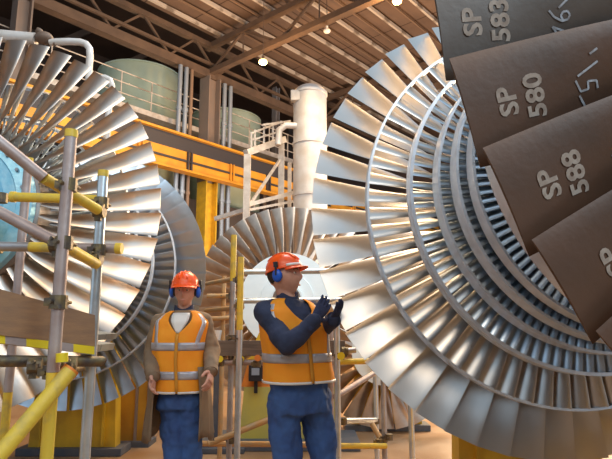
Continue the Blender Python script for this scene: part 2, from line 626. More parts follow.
# ------------------------------------------------------------------ rotor stands
def stand(name, c, top, w, dpt, m, label, saddle=True, base='dark_base'):
    r = empty(name, (c[0], c[1], 0), label, 'rotor stand')
    bm = BM(); box(bm, (0, 0, .04), (w * 1.25, dpt * 1.5, .08), None, .008)
    obj('base_plate', bm, M[base], r)
    bm = BM()
    # tapered body
    loft(bm, [[Vector((sx * w / 2 * k, sy * dpt / 2, z)) for sx, sy in ((-1, -1), (1, -1), (1, 1), (-1, 1))] for z, k in ((.08, 1), (top * .55, .86), (top, .62))])
    bmesh.ops.bevel(bm, geom=bm.edges[:], offset=.01, segments=1, affect='EDGES')
    obj('pedestal', bm, M[m], r)
    bm = BM()
    for sx in (-1, 0, 1):
        box(bm, (sx * w * .30, -dpt / 2 - .02, top * .32), (.02, .05, top * .5))
    obj('stiffener', bm, M[m], r)
    bm = BM()
    n = 14
    ro, ri = w * .36, w * .26
    pts_o = [(ro * math.cos(PI + PI * k / n), ro * math.sin(PI + PI * k / n)) for k in range(n + 1)]
    pts_i = [(ri * math.cos(PI + PI * k / n), ri * math.sin(PI + PI * k / n)) for k in range(n, -1, -1)]
    prof = pts_o + pts_i
    loft(bm, [[Vector((x, y, top + ri + z)) for x, z in prof] for y in (-dpt * .4, dpt * .4)])
    obj('saddle', bm, M['dark_base'], r)
    return r


def axis_z(Mx, t):
    return Mx @ Vector((0, t, 0))


for Mx, t, lab in ((MD, LD + .38, 'yellow pedestal under the far shaft end of the rotor with the marked blades'),
                   (MD, -.44, 'yellow pedestal under the near shaft end of the rotor with the marked blades'),
                   (MA, -.44, 'yellow pedestal under the near shaft end of the left-hand rotor'),
                   (MA, LA + .36, 'yellow pedestal under the far shaft end of the left-hand rotor'),
                   (MC, .85, 'yellow pedestal under the shaft of the wheel with the white hub'),
                   (ME, .33, 'yellow pedestal under the shaft of the small low wheel')):
    p = axis_z(Mx, t)
    rs = .20 if t < 0 else (.26 if t > 2 else .24)
    w = rs / .26
    if rs > .5: w = 1.7
    top = p.z - rs if rs < .5 else p.z - rs - (.26 * w - .44)
    if rs < .5:
        w = .95; top = p.z - rs - .247 + .245
        top = p.z - .26 * w
    else:
        w = 2.0 if False else 1.0
        top = p.z - .60
        # flat topped
    r = empty('rotor_stand', (p.x, p.y, 0), lab, 'rotor stand')
    dpt = .30 if rs > .5 else .22
    bm = BM(); box(bm, (0, 0, .04), (w * 1.2, dpt * 1.6, .08), None, .008); obj('base_plate', bm, M['dark_base'], r)
    bm = BM()
    n = 12
    hw = w * .42
    rad = rs + .004
    prof = [(-w * .5, .08), (w * .5, .08), (hw, p.z - .35 * rs)]
    a0 = math.asin(.35)
    prof_arc = []
    for k in range(n + 1):
        a = -a0 - (PI - 2 * a0) * k / n
        prof_arc.append((rad * math.cos(a), p.z + rad * math.sin(a)))
    if hw < rad * math.cos(a0) + .05:
        hw = rad * math.cos(a0) + .06
        prof[2] = (hw, p.z - .35 * rs)
    prof = prof + prof_arc + [(-hw, p.z - .35 * rs)]
    loft(bm, [[Vector((x, y, z)) for x, z in prof] for y in (-dpt * .4, dpt * .4)])
    obj('cradle', bm, M['yellow'], r)
    bm = BM()
    for sx in (-1, 1):
        box(bm, (sx * w * .36, -dpt * .4 - .025, .45), (.02, .05, .72))
    obj('stiffener', bm, M['yellow'], r)

# orange-yellow steel trough under the left rotor's far wheel
a0_, a1_ = at(52, 436, 6.9), at(152, 436, 6.9)
r = empty('steel_trough', ((a0_.x + a1_.x) / 2, 6.9, 0), 'low orange-yellow steel trough on the floor below the left-hand rotor', 'trough')
W_ = a1_.x - a0_.x
bm = BM(); box(bm, (0, -.05, .03), (W_ * 1.04, .34, .06)); obj('base', bm, M['dark_base'], r)
bm = BM()
prof = [(-W_/2, .06), (W_/2, .06), (W_/2, .80)] + [(W_/2 - .22 - k * (W_ - .44) / 8, .80 - .36 * math.sin(PI * k / 8) ** .7) for k in range(9)] + [(-W_/2, .80)]
loft(bm, [[Vector((x, y, z)) for x, z in prof] for y in (-.14, -.11)])
box(bm, (0, .1, .3), (W_ * .9, .02, .48))
obj('front_plate', bm, M['ochre'], r)
for x in (-W_/2 + .02, W_/2 - .16, W_/2 - .02):
    bm = BM(); box(bm, (x, -.02, .40), (.03, .28, .68)); obj('rib', bm, M['col'], r)

# yellow-green skid with black box and orange plate, below the wheel with the white hub
Ys = 6.9
xa, xb = at(242, 400, Ys).x, at(338, 400, Ys).x
zt = at(300, 385, Ys).z
r = empty('machine_skid', ((xa + xb) / 2, Ys, 0), 'yellow-green machine skid with orange top plate on a dark base, behind the standing worker', 'skid')
hw = (xb - xa) / 2
bm = BM(); box(bm, (-.15, -.05, .05), (2 * hw + .75, .75, .10), None, .01); obj('base', bm, M['dark_base'], r)
bm = BM()
loft(bm, [[Vector((x, y, z)) for x, y in ((-hw * k, -.22), (hw * k, -.22), (hw * k, .22), (-hw * k, .22))] for z, k in ((.1, 1), (zt, .92))])
obj('lower_body', bm, M['olive'], r)
bm = BM()
z2 = at(300, 362, Ys).z
loft(bm, [[Vector((x, y, z)) for x, y in ((-hw * k, -.2), (hw * k, -.2), (hw * k, .2), (-hw * k, .2))] for z, k in ((zt, .98), (z2, .86))])
obj('orange_plate', bm, M['orange_plate'], r)
bm = BM()
z3 = at(300, 318, Ys).z
loft(bm, [[Vector((x, y, z)) for x, y in ((-hw * k, -.16), (hw * k, -.16), (hw * k, .16), (-hw * k, .16))] for z, k in ((z2, .92), (z3, .50))])
obj('yellow_gusset', bm, M['yellow'], r)
bm = BM()
q = at(256, 372, Ys - .24)
box(bm, (q.x - (xa + xb) / 2, -.26, q.z), (.16, .10, .20), None, .01)
box(bm, (q.x - (xa + xb) / 2, -.23, q.z - .16), (.04, .04, .16))
bb = obj('control_box', bm, M['dark_plastic'], r)
bm = BM(); box(bm, (q.x - (xa + xb) / 2, -.315, q.z + .01), (.09, .01, .08)); obj('display', bm, M['pipe_blue'], bb)
# flat floor tray left of it
q = at(214, 432, 6.6)
bm = BM(); box(bm, (0, 0, .03), (.75, .5, .06), None, .01); box(bm, (0, 0, .07), (.6, .36, .03))
box(bm, (.02, 0, .5), (.07, .07, .9))
o = obj('floor_stand', bm, M['dark_base']); o.location = (q.x, 6.6, 0)
tag(o, 'dark blue-grey post on a flat base plate beside the yellow-green skid', 'post')


# ------------------------------------------------------------------ scaffolds
def coupler(bm, p, d1, s=.034):
    """a clamp: two half shells, a bolt and a nut"""
    p = Vector(p)
    d = Vector(d1).normalized()
    tube(bm, [p - d * .026, p + d * .026], s, 10)
    x, y = basis(d)
    box(bm, p + x * s * 1.1, (.035, .035, .022))
    box(bm, p - y * s * 1.0, (.030, .035, .030))
    tube(bm, [p + x * s * .8 + y * .02, p + x * s * 1.9 + y * .02], .007, 6)
    tube(bm, [p - x * s * .8 - y * .01, p - x * s * 1.7 - y * .01], .009, 6)


def scaffold(label, base, items):
    r = empty('scaffold', base, label, 'scaffold')
    b = Vector(base)
    for it in items:
        kind, name, m = it[0], it[1], it[2]
        bm = BM()
        if kind == 'tube':
            pts = [Vector(p) - b for p in it[3]]
            tube(bm, pts, it[4] if len(it) > 4 else .0242, 14)
            o = obj(name, bm, M[m], r, True, 40)
        elif kind == 'clamp':
            coupler(bm, Vector(it[3]) - b, it[4])
            o = obj(name, bm, M[m], r)
        elif kind == 'quad':
            q = [p - b for p in it[3]]
            loft(bm, [q, [p + it[4] for p in q]])
            o = obj(name, bm, M[m], r)
        elif kind == 'box':
            box(bm, Vector(it[3]) - b, it[4], it[5] if len(it) > 5 else None, .004)
            o = obj(name, bm, M[m], r)
    return r


def down(p, z=0.0):
    return Vector((p[0], p[1], z))


I = []
# uprights stand true vertical; positions read at mid height
def upright(px, py, ytop, Y, m='tube_brown', cap='tube_yellow', name='upright_tube', mid=None):
    p = at(px, py, Y)
    t = at(px, ytop, Y)
    top = Vector((p.x, Y, t.z))
    if mid is None:
        I.append(('tube', name, m, [(p.x, Y, 0), top]))
    else:
        zm = at(px, mid, Y).z
        I.append(('tube', name, m, [(p.x, Y, zm), top]))
        I.append(('tube', name, 'tube_yellow', [(p.x, Y, 0), (p.x, Y, zm - .001)]))
    if cap:
        I.append(('tube', 'end_cap', cap, [top - Vector((0, 0, .02)), top + Vector((0, 0, .012))], .0262))
    return Vector((p.x, Y, 0))


uA = upright(63.5, 235, 133, 2.15, 'tube_brown', mid=372)
uB = upright(97, 270, 173, 2.62, 'tube_silver')
uC = upright(22.5, 230, 160, 3.15, 'tube_brown', mid=392)
Pz = lambda px, py, Y: at(px, py, Y)
# raking tubes, brown then yellow
a, m_, b_ = Pz(-30, 118, 2.09), Pz(47, 180, 2.16), Pz(96, 208, 2.56)
I.append(('tube', 'brace_tube', 'tube_brown', [a, Pz(44, 178, 2.24)]))
I.append(('tube', 'brace_tube', 'tube_yellow', [Pz(44, 178, 2.24), Pz(98, 210, 2.55)]))
I.append(('tube', 'brace_tube', 'tube_brown', [Pz(-25, 199, 2.25), Pz(58, 243, 2.22)]))
I.append(('tube', 'brace_tube', 'tube_yellow', [Pz(66, 247, 2.22), Pz(96, 264, 2.56)]))
# level ledgers
I.append(('tube', 'ledger_tube', 'tube_yellow', [Pz(15, 197, 2.72), Pz(104, 200, 2.68)]))
I.append(('tube', 'end_cap', 'tube_yellow', [Pz(11, 196.8, 2.72), Pz(15.5, 197, 2.72)], .028))
I.append(('tube', 'ledger_tube', 'tube', [Pz(-25, 246, 2.72), Pz(60, 247.5, 2.70)]))
I.append(('tube', 'ledger_tube', 'tube_yellow', [Pz(30, 247, 2.705), Pz(58, 247.5, 2.702)], .0248))
I.append(('tube', 'ledger_tube', 'tube_brown', [Pz(60, 247.5, 2.70), Pz(118, 248.5, 2.68)]))
I.append(('tube', 'end_cap', 'tube_yellow', [Pz(116, 248.5, 2.68), Pz(122, 248.6, 2.68)], .028))
for (px, py, Y, d) in ((68, 185, 2.16, (0, 0, 1)), (98, 203, 2.62, (0, 0, 1)), (97, 211, 2.6, (1, 0, 0)), (25, 198, 2.9, (0, 0, 1)),
                       (62, 243, 2.16, (0, 0, 1)), (58, 245, 2.2, (1, 0, 0)), (20, 248, 2.9, (0, 0, 1)), (96, 250, 2.62, (0, 0, 1)), (93, 258, 2.6, (1, 0, 0)),
                       (59, 302, 2.15, (0, 0, 1))):
    p = Pz(px, py, Y)
    if py > 185 and py < 262 and px > 90: p.x = uB.x
    if d == (0, 0, 1) and px in (68, 62, 59): p.x = uA.x
    if px in (25, 20): p.x = uC.x
    I.append(('clamp', 'coupler', 'coupler', p, d))
# platform: toe board in front, deck behind it, transoms
def quadbox(name, m, p0, p1, h, t, zoff=0):
    """upright board from p0 to p1 (top edge), h high, t thick"""
    p0, p1 = Vector(p0), Vector(p1)
    c = (p0 + p1) / 2 + Vector((0, 0, -h / 2 + zoff))
    d = p1 - p0
    rot = Vector((1, 0, 0)).rotation_difference(d.normalized()).to_matrix()
    I.append(('box', name, m, c, (d.length, t, h), rot))


def panel(name, m, q, t):
    """board from four corner points (top left, top right, bottom right, bottom left), t thick"""
    q = [Vector(p) for p in q]
    n = (q[1] - q[0]).cross(q[3] - q[0]).normalized()
    if n.y < 0: n = -n
    I.append(('quad', name, m, q, n * t))


def edge(x, side):
    """edge of the toe board in the photo and its distance"""
    Y = 2.10 + (x + 60) / 156 * .46
    return at(x, {'t': 289 + x * .275, 'b': 335 + x * .12, 'u': 343 + x * .12, 'd': 352 + x * .07, 'e': 362 + x * .0}[side], Y)


panel('toe_board', 'ply', [edge(-60, 't'), edge(51, 't'), edge(51, 'b'), edge(-60, 'b')], .022)
panel('toe_board', 'ply', [edge(58, 't') + Vector((0, .02, 0)), edge(95, 't'), edge(95, 'b'), edge(58, 'b') + Vector((0, .02, 0))], .022)
fo = Vector((0, -.006, 0))
for xa_, xb_, nm_ in ((-60, 6, 'yellow_tape'), (6, 27, 'edge_strip'), (27, 59, 'yellow_tape'), (59, 74, 'edge_strip'), (74, 95, 'yellow_tape')):
    panel(nm_, 'yellow_tape' if nm_ == 'yellow_tape' else 'tube_brown', [edge(xa_, 'b') + fo, edge(xb_, 'b') + fo, edge(xb_, 'u') + fo, edge(xa_, 'u') + fo], .03)
for k in range(6):  # unseen rear boards added to shade the left rotor's lower blades
    o0 = Vector((-.06, .05 + .2 * k, 0)); o1 = Vector((-.06, .24 + .2 * k, 0))
    xe = 93 if k < 2 else 30
    panel('deck_board', 'deckgrey', [edge(-60, 'u') + o1, edge(xe, 'u') + o1, edge(xe, 'u') + o0, edge(-60, 'u') + o0], -.035)
I.append(('tube', 'ledger_tube', 'coupler', [edge(-60, 'e') + Vector((0, .06, 0)), edge(99, 'e') + Vector((0, .04, 0))]))
I.append(('tube', 'transom_tube', 'coupler', [edge(58, 'e') + Vector((0, 0, -.05)), edge(50, 'e') + Vector((-.1, .9, -.05))]))
for px, py, Y in ((58, 362, 2.2), (52, 372, 2.2), (88, 360, 2.62), (70, 365, 2.35), (35, 366, 2.3)):
    I.append(('clamp', 'coupler', 'coupler', Pz(px, py, Y), (0, 0, 1) if px in (52, 88) else (1, .3, 0)))
# big yellow rake below the deck
I.append(('tube', 'brace_tube', 'tube_yellow', [Pz(70, 371, 2.12), Pz(-10, 466, 1.95)], .029))
I.append(('tube', 'end_cap', 'orange_plate', [Pz(72, 368.5, 2.13), Pz(67, 374.5, 2.12)], .031))
I.append(('tube', 'end_cap', 'yellow_tape', [Pz(62, 362, 2.1), Pz(62, 353, 2.1)], .022))
scaffold('scaffold of brown and yellow poles in the left foreground with a plywood toe board', (uA.x, uA.y, 0), I)

# middle scaffold
I = []
u1 = upright(232, 320, 236, 4.75, 'tube', cap=None, mid=None)
zc = at(232, 281, 4.75).z
I.append(('tube', 'upright_tube', 'tube_yellow', [(u1.x, 4.75, zc), (u1.x, 4.75, at(232, 235, 4.75).z)], .0256))
u2 = upright(239.5, 330, 258, 4.40, 'tube_silver', cap=None)
I.append(('tube', 'upright_tube', 'tube_yellow', [(u2.x, 4.40, at(239, 330, 4.4).z), (u2.x, 4.40, at(239, 257, 4.4).z)], .0256))
u3 = upright(223, 320, 276, 5.9, 'tube_orange', cap=None)
u4 = upright(337.5, 400, 322, 4.40, 'tube_silver', cap=None)
ub = upright(331, 380, 330, 5.0, 'tube_brown', cap=None)
for (x0, y0, x1, y1, Y0, Y1, m) in ((240, 272, 345, 271, 4.85, 4.85, 'tube_silver'), (236, 301, 345, 300, 4.85, 4.85, 'tube_silver'),
                                    (207, 284, 234, 279, 5.85, 4.8, 'tube_orange'), (207, 296, 234, 295.5, 5.85, 5.85, 'tube_orange'),
                                    (206, 311, 242, 307, 5.85, 4.8, 'tube_orange'), (207, 319, 236, 317.5, 5.85, 5.85, 'tube_orange'),
                                    (205, 362.5, 345, 362.5, 4.70, 4.70, 'tube_brown'), (196, 443.5, 340, 445, 5.2, 5.2, 'tube_orange'),
                                    (208, 444, 275, 417, 4.5, 4.7, 'tube_orange')):
    I.append(('tube', 'ledger_tube', m, [Pz(x0, y0, Y0), Pz(x1, y1, Y1)]))
for x, y, m in ((220, 359, 'yellow_tape'), (241, 359, 'yellow_tape'), (257.5, 358, 'orange_plate')):
    I.append(('tube', 'tube_end', m, [Pz(x, y, 4.62), Pz(x, y, 4.55)], .026))
    I.append(('tube', 'transom_tube', 'tube_brown', [Pz(x, y, 4.62), Pz(x, y, 4.62) + Vector((0, .75, 0))]))
quadbox('deck_board', 'plank', Pz(214, 340.5, 4.66), Pz(238, 340.5, 4.66), .125, .035)
quadbox('deck_board', 'plank', Pz(239, 340.5, 4.66), Pz(345, 340.5, 4.66), .125, .035)
p0 = Pz(214, 340, 4.66); p1 = Pz(345, 340, 4.66)
I.append(('box', 'platform_board', 'plank', ((p0.x + p1.x) / 2, 5.02, p0.z - .075), (p1.x - p0.x, .66, .04)))
for px, py, Y in ((232, 338, 4.7), (239, 338.5, 4.42), (232, 296, 4.8), (240, 306, 4.45), (239, 280, 4.45), (232, 440, 4.75), (239, 362, 4.45), (220, 363, 4.65), (257, 364, 4.65), (223, 296, 5.88)):
    I.append(('clamp', 'coupler', 'coupler', Pz(px, py, Y), (0, 0, 1)))
# right hand bay, below the blades
I.append(('tube', 'ledger_tube', 'tube_yellow', [Pz(338, 362, 4.62), Pz(372, 361, 4.62)]))
I.append(('tube', 'ledger_tube', 'tube', [Pz(334, 352, 4.70), Pz(356, 350, 4.70)]))
I.append(('tube', 'end_cap', 'yellow_tape', [Pz(341, 356, 4.36), Pz(341, 356, 4.28)], .030))
I.append(('clamp', 'coupler', 'coupler', Pz(340, 356, 4.40), (0, 0, 1)))
I.append(('clamp', 'coupler', 'coupler', Pz(345, 351, 4.6), (1, 0, 0)))
u5 = upright(384, 420, 372, 5.2, 'tube', cap=None)
u6 = upright(376, 405, 375, 5.6, 'tube_silver', cap=None)
u7 = upright(411.5, 430, 404, 4.9, 'tube_silver', cap=None)
for (x0, y0, x1, y1, Y0, Y1, m) in ((340, 421, 377, 420, 4.7, 5.6, 'tube_silver'), (338, 446, 386, 446, 4.9, 5.1, 'tube_yellow'),
                                    (335, 397, 376, 372, 4.6, 5.3, 'tube_brown'), (372, 424, 381, 440, 5.3, 5.2, 'tube_orange')):
    I.append(('tube', 'ledger_tube', m, [Pz(x0, y0, Y0), Pz(x1, y1, Y1)]))
for px, py, Y in ((384, 439, 5.18), (379, 442, 5.15), (389, 437, 5.15), (343, 421, 4.65), (376, 421, 5.58)):
    I.append(('clamp', 'coupler', 'coupler', Pz(px, py, Y), (0, 0, 1)))
scaffold('silver and yellow pole scaffold with grey wooden board, behind the person touching the blades', (u1.x, u1.y, 0), I)

# paper cup on the board
q = Pz(219, 340, 4.75)
bm = BM()
lathe(bm, [(0, .0), (0, .026), (.078, .036), (.082, .036), (.080, .033), (.006, .024), (.006, 0)], Matrix.Rotation(PI / 2, 4, 'X'), 24)
o = obj('cup', bm, M['white'], None, True, 40)
o.location = (q.x, 4.66, Pz(219, 340.5, 4.66).z + .001)
tag(o, 'small white cup on the grey scaffold board beside the worker in the tan coat', 'cup')

# ------------------------------------------------------------------ hall frame
HD = Vector((.65, .76, 0)).normalized()          # along the column line
HN = Vector((-HD.y, HD.x, 0))                    # away, into the next bay
P0 = at(207.5, 182, 21)
P0.z = 0
YAW = math.atan2(HD.y, HD.x)
RH = Matrix.Rotation(YAW, 3, 'Z')


def H(t, n, z):
    return P0 + HD * t + HN * n + Vector((0, 0, z))


def hit(px, py, n):
    """t and z where the ray through px,py meets the vertical plane n metres beyond the column line"""
    d = at(px, py, 1.0) - Vector((0, 0, CZ))
    k = (HN.dot(P0) + n) / HN.dot(d)
    q = Vector((0, 0, CZ)) + d * k
    return (q - P0).dot(HD), q.z


def zof(px, py, n=0):
    return hit(px, py, n)[1]


def hobj(name, bm, m, parent=None):
    return obj(name, bm, m, parent)


ZBC = zof(208, 71); ZTC = zof(207, 44)
print('truss z', ZBC, ZTC)
ZD = ZTC + .45
# floor
bm = BM()
c = H(-6, -8, -.1); box(bm, c, (70, 60, .2), RH)
mf = mat('warm_workshop_floor', (.34, .18, .08), .30, 0, (.42, .26, .145), 1.3, .15, 30, r2=.5)
o = obj('floor', bm, mf); tag(o, kind='structure')
# ceiling deck
mr = mat('brown_roof_deck', (.165, .108, .080), .7, 0, (.22, .145, .105), .8, 0)
nt = mr.node_tree
bk = nt.nodes.new('ShaderNodeTexBrick')
bk.inputs['Scale'].default_value = 1.0
bk.inputs['Mortar Size'].default_value = .025
bk.inputs['Brick Width'].default_value = 1.9
bk.inputs['Row Height'].default_value = 1.27
bk.offset = 0
tc = nt.nodes.new('ShaderNodeTexCoord')
nt.links.new(tc.outputs['Object'], bk.inputs['Vector'])
mx = nt.nodes.new('ShaderNodeMix'); mx.data_type = 'RGBA'
bs = nt.nodes['Principled BSDF']
ramp = [n for n in nt.nodes if n.type == 'VALTORGB'][0]
nt.links.new(bk.outputs['Fac'], mx.inputs[0])
nt.links.new(ramp.outputs[0], mx.inputs[6])
mx.inputs[7].default_value = (.06, .035, .025, 1)
nt.links.new(mx.outputs[2], bs.inputs['Base Color'])
bm = BM(); box(bm, (0, 0, 0), (50, 12.5, .12))
o = obj('ceiling', bm, mr); o.location = H(-7, -6.25, ZD + .06); o.rotation_euler = (0, 0, YAW); tag(o, kind='structure')
mw = mat('dark_brown_cladding', (.085, .055, .042), .7, 0, (.12, .075, .055), .6)
mg = mat('grey_block_wall', (.13, .13, .135), .7, 0, (.09, .09, .095), 2)
bm = BM(); box(bm, (0, -9.5, 2.0), (26, .25, 4.0)); o = obj('wall_sky_block', bm, mg); tag(o, kind='structure')  # unseen low wall added to darken the sky reflections in the lower blades
# the next bay: higher roof, back wall
bm = BM(); box(bm, (0, 0, 0), (50, 12, .12)); o = obj('ceiling', bm, mw); o.location = H(-7, 6.1, 17); o.rotation_euler = (0, 0, YAW); tag(o, kind='structure')
bm = BM(); box(bm, (0, 0, 0), (50, .2, 17.0)); o = obj('wall_back', bm, mw); o.location = H(-7, 12.2, 8.5); o.rotation_euler = (0, 0, YAW); tag(o, kind='structure')
bm = BM(); box(bm, (0, 0, 0), (.2, 36.5, 17.2)); o = obj('wall_right', bm, mw); o.location = H(18.2, -5.9, 8.6); o.rotation_euler = (0, 0, YAW); tag(o, kind='structure')
# partition under the crane girder
mp = mat('brown_grey_panel', (.10, .075, .062), .6, 0, (.15, .11, .085), .7, 0, stretch=(1, 1, .2))
bm = BM(); box(bm, (0, 0, 0), (26, .12, 6.5)); o = obj('wall_left', bm, mp); o.location = H(-6, 1.45, 3.25); o.rotation_euler = (0, 0, YAW); tag(o, kind='structure')

# trusses
def truss(t, label):
    r = empty('roof_truss', H(t, -11, ZBC), label, 'roof truss', 'trusses across the hall')
    b = Vector(r.location)
    N_ = 12.4
    bm = BM(); beam(bm, H(t, -N_, ZTC) - b, H(t, .3, ZTC) - b, .24, .22); obj('top_chord', bm, M['truss'], r)
    bm = BM(); beam(bm, H(t, -N_, ZBC) - b, H(t, .3, ZBC) - b, .24, .22); obj('bottom_chord', bm, M['truss'], r)
    n = 0.0
    k = 0
    while n > -N_ + 1.0:
        bm = BM()
        a_, b2 = ((ZBC, ZTC), (ZTC, ZBC))[k % 2]
        beam(bm, H(t, n, a_) - b, H(t, n - 1.9, b2) - b, .09, .09)
        obj('web_member', bm, M['truss'], r)
        if k % 2 == 0:
            bm = BM(); beam(bm, H(t, n - 1.9, ZBC) - b, H(t, n - 1.9, ZTC) - b, .05, .05); obj('web_member', bm, M['truss'], r)
        n -= 1.9; k += 1
    return r


truss(0, 'brown lattice roof truss springing from the top of the steel column')
truss(7.2, 'brown lattice roof truss beyond the hanging lamps')
# purlins
t_, z_ = None, ZTC + .26
def n_on_plane(px, py, z):
    d = at(px, py, 1.0) - Vector((0, 0, CZ))
    k = (z - CZ) / d.z
    q = Vector((0, 0, CZ)) + d * k
    return (q - P0).dot(HN)
nn0 = n_on_plane(305, 30, z_)
nn1 = n_on_plane(333.5, 17.2, z_)
nn2 = n_on_plane(364.5, 2.5, z_)
nn3 = n_on_plane(300, 53, z_)
print('purlin n', nn3, nn0, nn1, nn2)
sp = (nn3 - nn2) / 3
for k in range(-13, 5):
    n = nn0 + k * sp
    if n > 0 or n < -12.3: continue
    bm = BM(); beam(bm, H(-24, n, z_) - H(0, n, z_), H(18, n, z_) - H(0, n, z_), .09, .14)
    o = obj('roof_purlin', bm, M['purlin']); o.location = H(0, n, z_)
    tag(o, 'pale steel purlin running under the brown roof deck', 'purlin', 'pale purlins under the roof')
    bm = BM(); beam(bm, H(-24, 0, 0) - H(0, 0, 0), H(18, 0, 0) - H(0, 0, 0), .05, .07)
    o = obj('roof_batten', bm, M['purlin_dim']); o.location = H(0, n - sp / 2, z_ + .03)
    tag(o, 'thin brown batten between two pale purlins under the roof deck', 'batten', 'thin battens under the roof')

# eaves lattice along the column line
r = empty('eaves_girder', H(-6, 0, ZBC), 'long brown lattice girder along the column tops at upper left', 'girder')
b = Vector(r.location)
bm = BM(); beam(bm, H(-24, .1, ZBC - .12) - b, H(18, .1, ZBC - .12) - b, .35, .34); obj('bottom_chord', bm, M['truss'], r)
bm = BM(); beam(bm, H(-24, -.1, ZBC + .28) - b, H(18, -.1, ZBC + .28) - b, .12, .10); obj('flange', bm, M['truss'], r)
bm = BM(); beam(bm, H(-24, .05, ZTC) - b, H(18, .05, ZTC) - b, .25, .2); obj('top_chord', bm, M['truss'], r)
for k in range(24):
    t = -20 + k * 1.2
    bm = BM(); z0, z1 = (ZBC, ZTC) if k % 2 else (ZTC, ZBC)
    beam(bm, H(t, .05, z0) - b, H(t + 1.2, .05, z1) - b, .08, .08); obj('web_member', bm, M['truss'], r)

# columns
def column(t, n, w, ztop, label, yellow_to=None):
    r = empty('steel_column', H(t, n, 0), label, 'column', None, YAW)
    bm = BM(); ibeam(bm, (0, 0, yellow_to or 0), (0, 0, ztop), w, w, .05, .06); obj('shaft', bm, M['col'], r)
    bm = BM(); box(bm, (0, 0, .03), (w * 1.6, w * 1.6, .06)); obj('base_plate', bm, M['col'], r)
    if yellow_to:
        bm = BM(); ibeam(bm, (0, 0, .06), (0, 0, yellow_to), w * .95, w * .95, .05, .06); obj('yellow_lower_shaft', bm, M['yellow'], r)
    return r


zg1 = zof(208, 183); zg0 = zof(208, 152)
column(0, 0, .60, ZBC - .31, 'tall steel column with a yellow lower half where crane girder and roof truss meet', zg1)
t, z = hit(22, 15, 0)
column(t, 0, .45, ZBC - .31, 'dark steel column rising above the left-hand rotor')
t, z = hit(276, 88, 3.0)
column(t, 3.0, .30, z, 'short grey column behind the walkway, left of the cream vessel')

# crane girder
r = empty('crane_girder', H(-6, -.6, zg1), 'orange crane girder with a dark upper flange running behind the rotors', 'girder')
b = Vector(r.location)
bm = BM(); beam(bm, H(-24, -.6, (zg1 + zof(208, 165)) / 2) - b, H(18, -.6, (zg1 + zof(208, 165)) / 2) - b, .25, (zof(208, 165) - zg1)); obj('web', bm, M['girder'], r)
bm = BM(); beam(bm, H(-24, -.68, zof(208, 174)) - b, H(18, -.68, zof(208, 174)) - b, .2, .07); obj('dark_stripe', bm, M['girder_dark'], r)
bm = BM(); beam(bm, H(-24, -.55, (zg0 + zof(208, 165)) / 2) - b, H(18, -.55, (zg0 + zof(208, 165)) / 2) - b, .3, (zg0 - zof(208, 165))); obj('dark_beam', bm, M['girder_dark'], r)
bm = BM(); beam(bm, H(-24, -.6, zg0 + .04) - b, H(18, -.6, zg0 + .04) - b, .5, .08); obj('rail', bm, M['girder'], r)
bm = BM(); beam(bm, H(-24, -.62, zg1) - b, H(18, -.62, zg1) - b, .4, .08); obj('bottom_flange', bm, M['girder'], r)
for k in range(18):
    t = -20 + k * 2.05
    bm = BM(); p = H(t, -.76, (zg1 + zof(208, 165)) / 2) - b
    box(bm, p, (.06, .12, zof(208, 165) - zg1), RH); box(bm, p + HD * .15, (.06, .12, zof(208, 165) - zg1), RH)
    obj('stiffener', bm, M['girder_dark'] if k % 2 else M['girder'], r)

# walkway with railings
zw = zof(208, 130)
r = empty('walkway', H(-6, .5, zw), 'high walkway with pale edge and thin railings in front of the green tanks', 'walkway')
b = Vector(r.location)
bm = BM(); beam(bm, H(-24, .78, zw) - b, H(6.2, .78, zw) - b, 1.0, .20); obj('deck', bm, M['white_steel'], r)
for dz in (.45, .85, 1.25):
    bm = BM(); tube(bm, [H(-24, .32, zw + dz) - b, H(6.2, .32, zw + dz) - b], .022, 6); obj('rail', bm, M['purlin'], r)
for k in range(22):
    t = -20 + k * 1.25
    bm = BM(); tube(bm, [H(t, .32, zw) - b, H(t, .32, zw + 1.27) - b], .024, 6); obj('rail_post', bm, M['purlin'], r)
for k in range(9):
    t = -12 + k * 2.3
    bm = BM(); beam(bm, H(t, .9, 0) - b, H(t, .9, zw) - b, .14, .14); obj('support_leg', bm, M['truss'], r)
    bm = BM(); beam(bm, H(t + .5, .9, zg0) - b, H(t + .5, .9, zw) - b, .10, .10); obj('support_leg', bm, M['girder'], r)

# vertical pipes by the column
for px, w, y0, m in ((181, .085, 40, 'pipe_blue'), (187, .085, 42, 'pipe_blue'), (192.3, .07, 44, 'purlin_dim'), (224.5, .09, 68, 'pipe_blue'), (230.5, .085, 68, 'pipe_blue')):
    t, z = hit(px, y0, -.1)
    z = min(z, ZBC - .34)
    bm = BM(); tube(bm, [(0, 0, 0), (0, 0, z)], w, 12)
    for zz in (3.2, 6.2, 9.4): tube(bm, [(0, 0, zz), (0, 0, zz + .12)], w * 1.35, 12)
    o = obj('riser_pipe', bm, M[m], None, True, 40); o.location = H(t, -.15, 0)
    lab = {181: 'leftmost pale blue riser pipe left of the tall column', 187: 'middle riser pipe left of the tall column', 192.3: 'thin brown riser pipe closest to the left of the tall column',
           224.5: 'pale blue riser pipe right of the tall column, nearer to it', 230.5: 'riser pipe right of the tall column, farther from it'}[px]
    tag(o, lab, 'pipe')

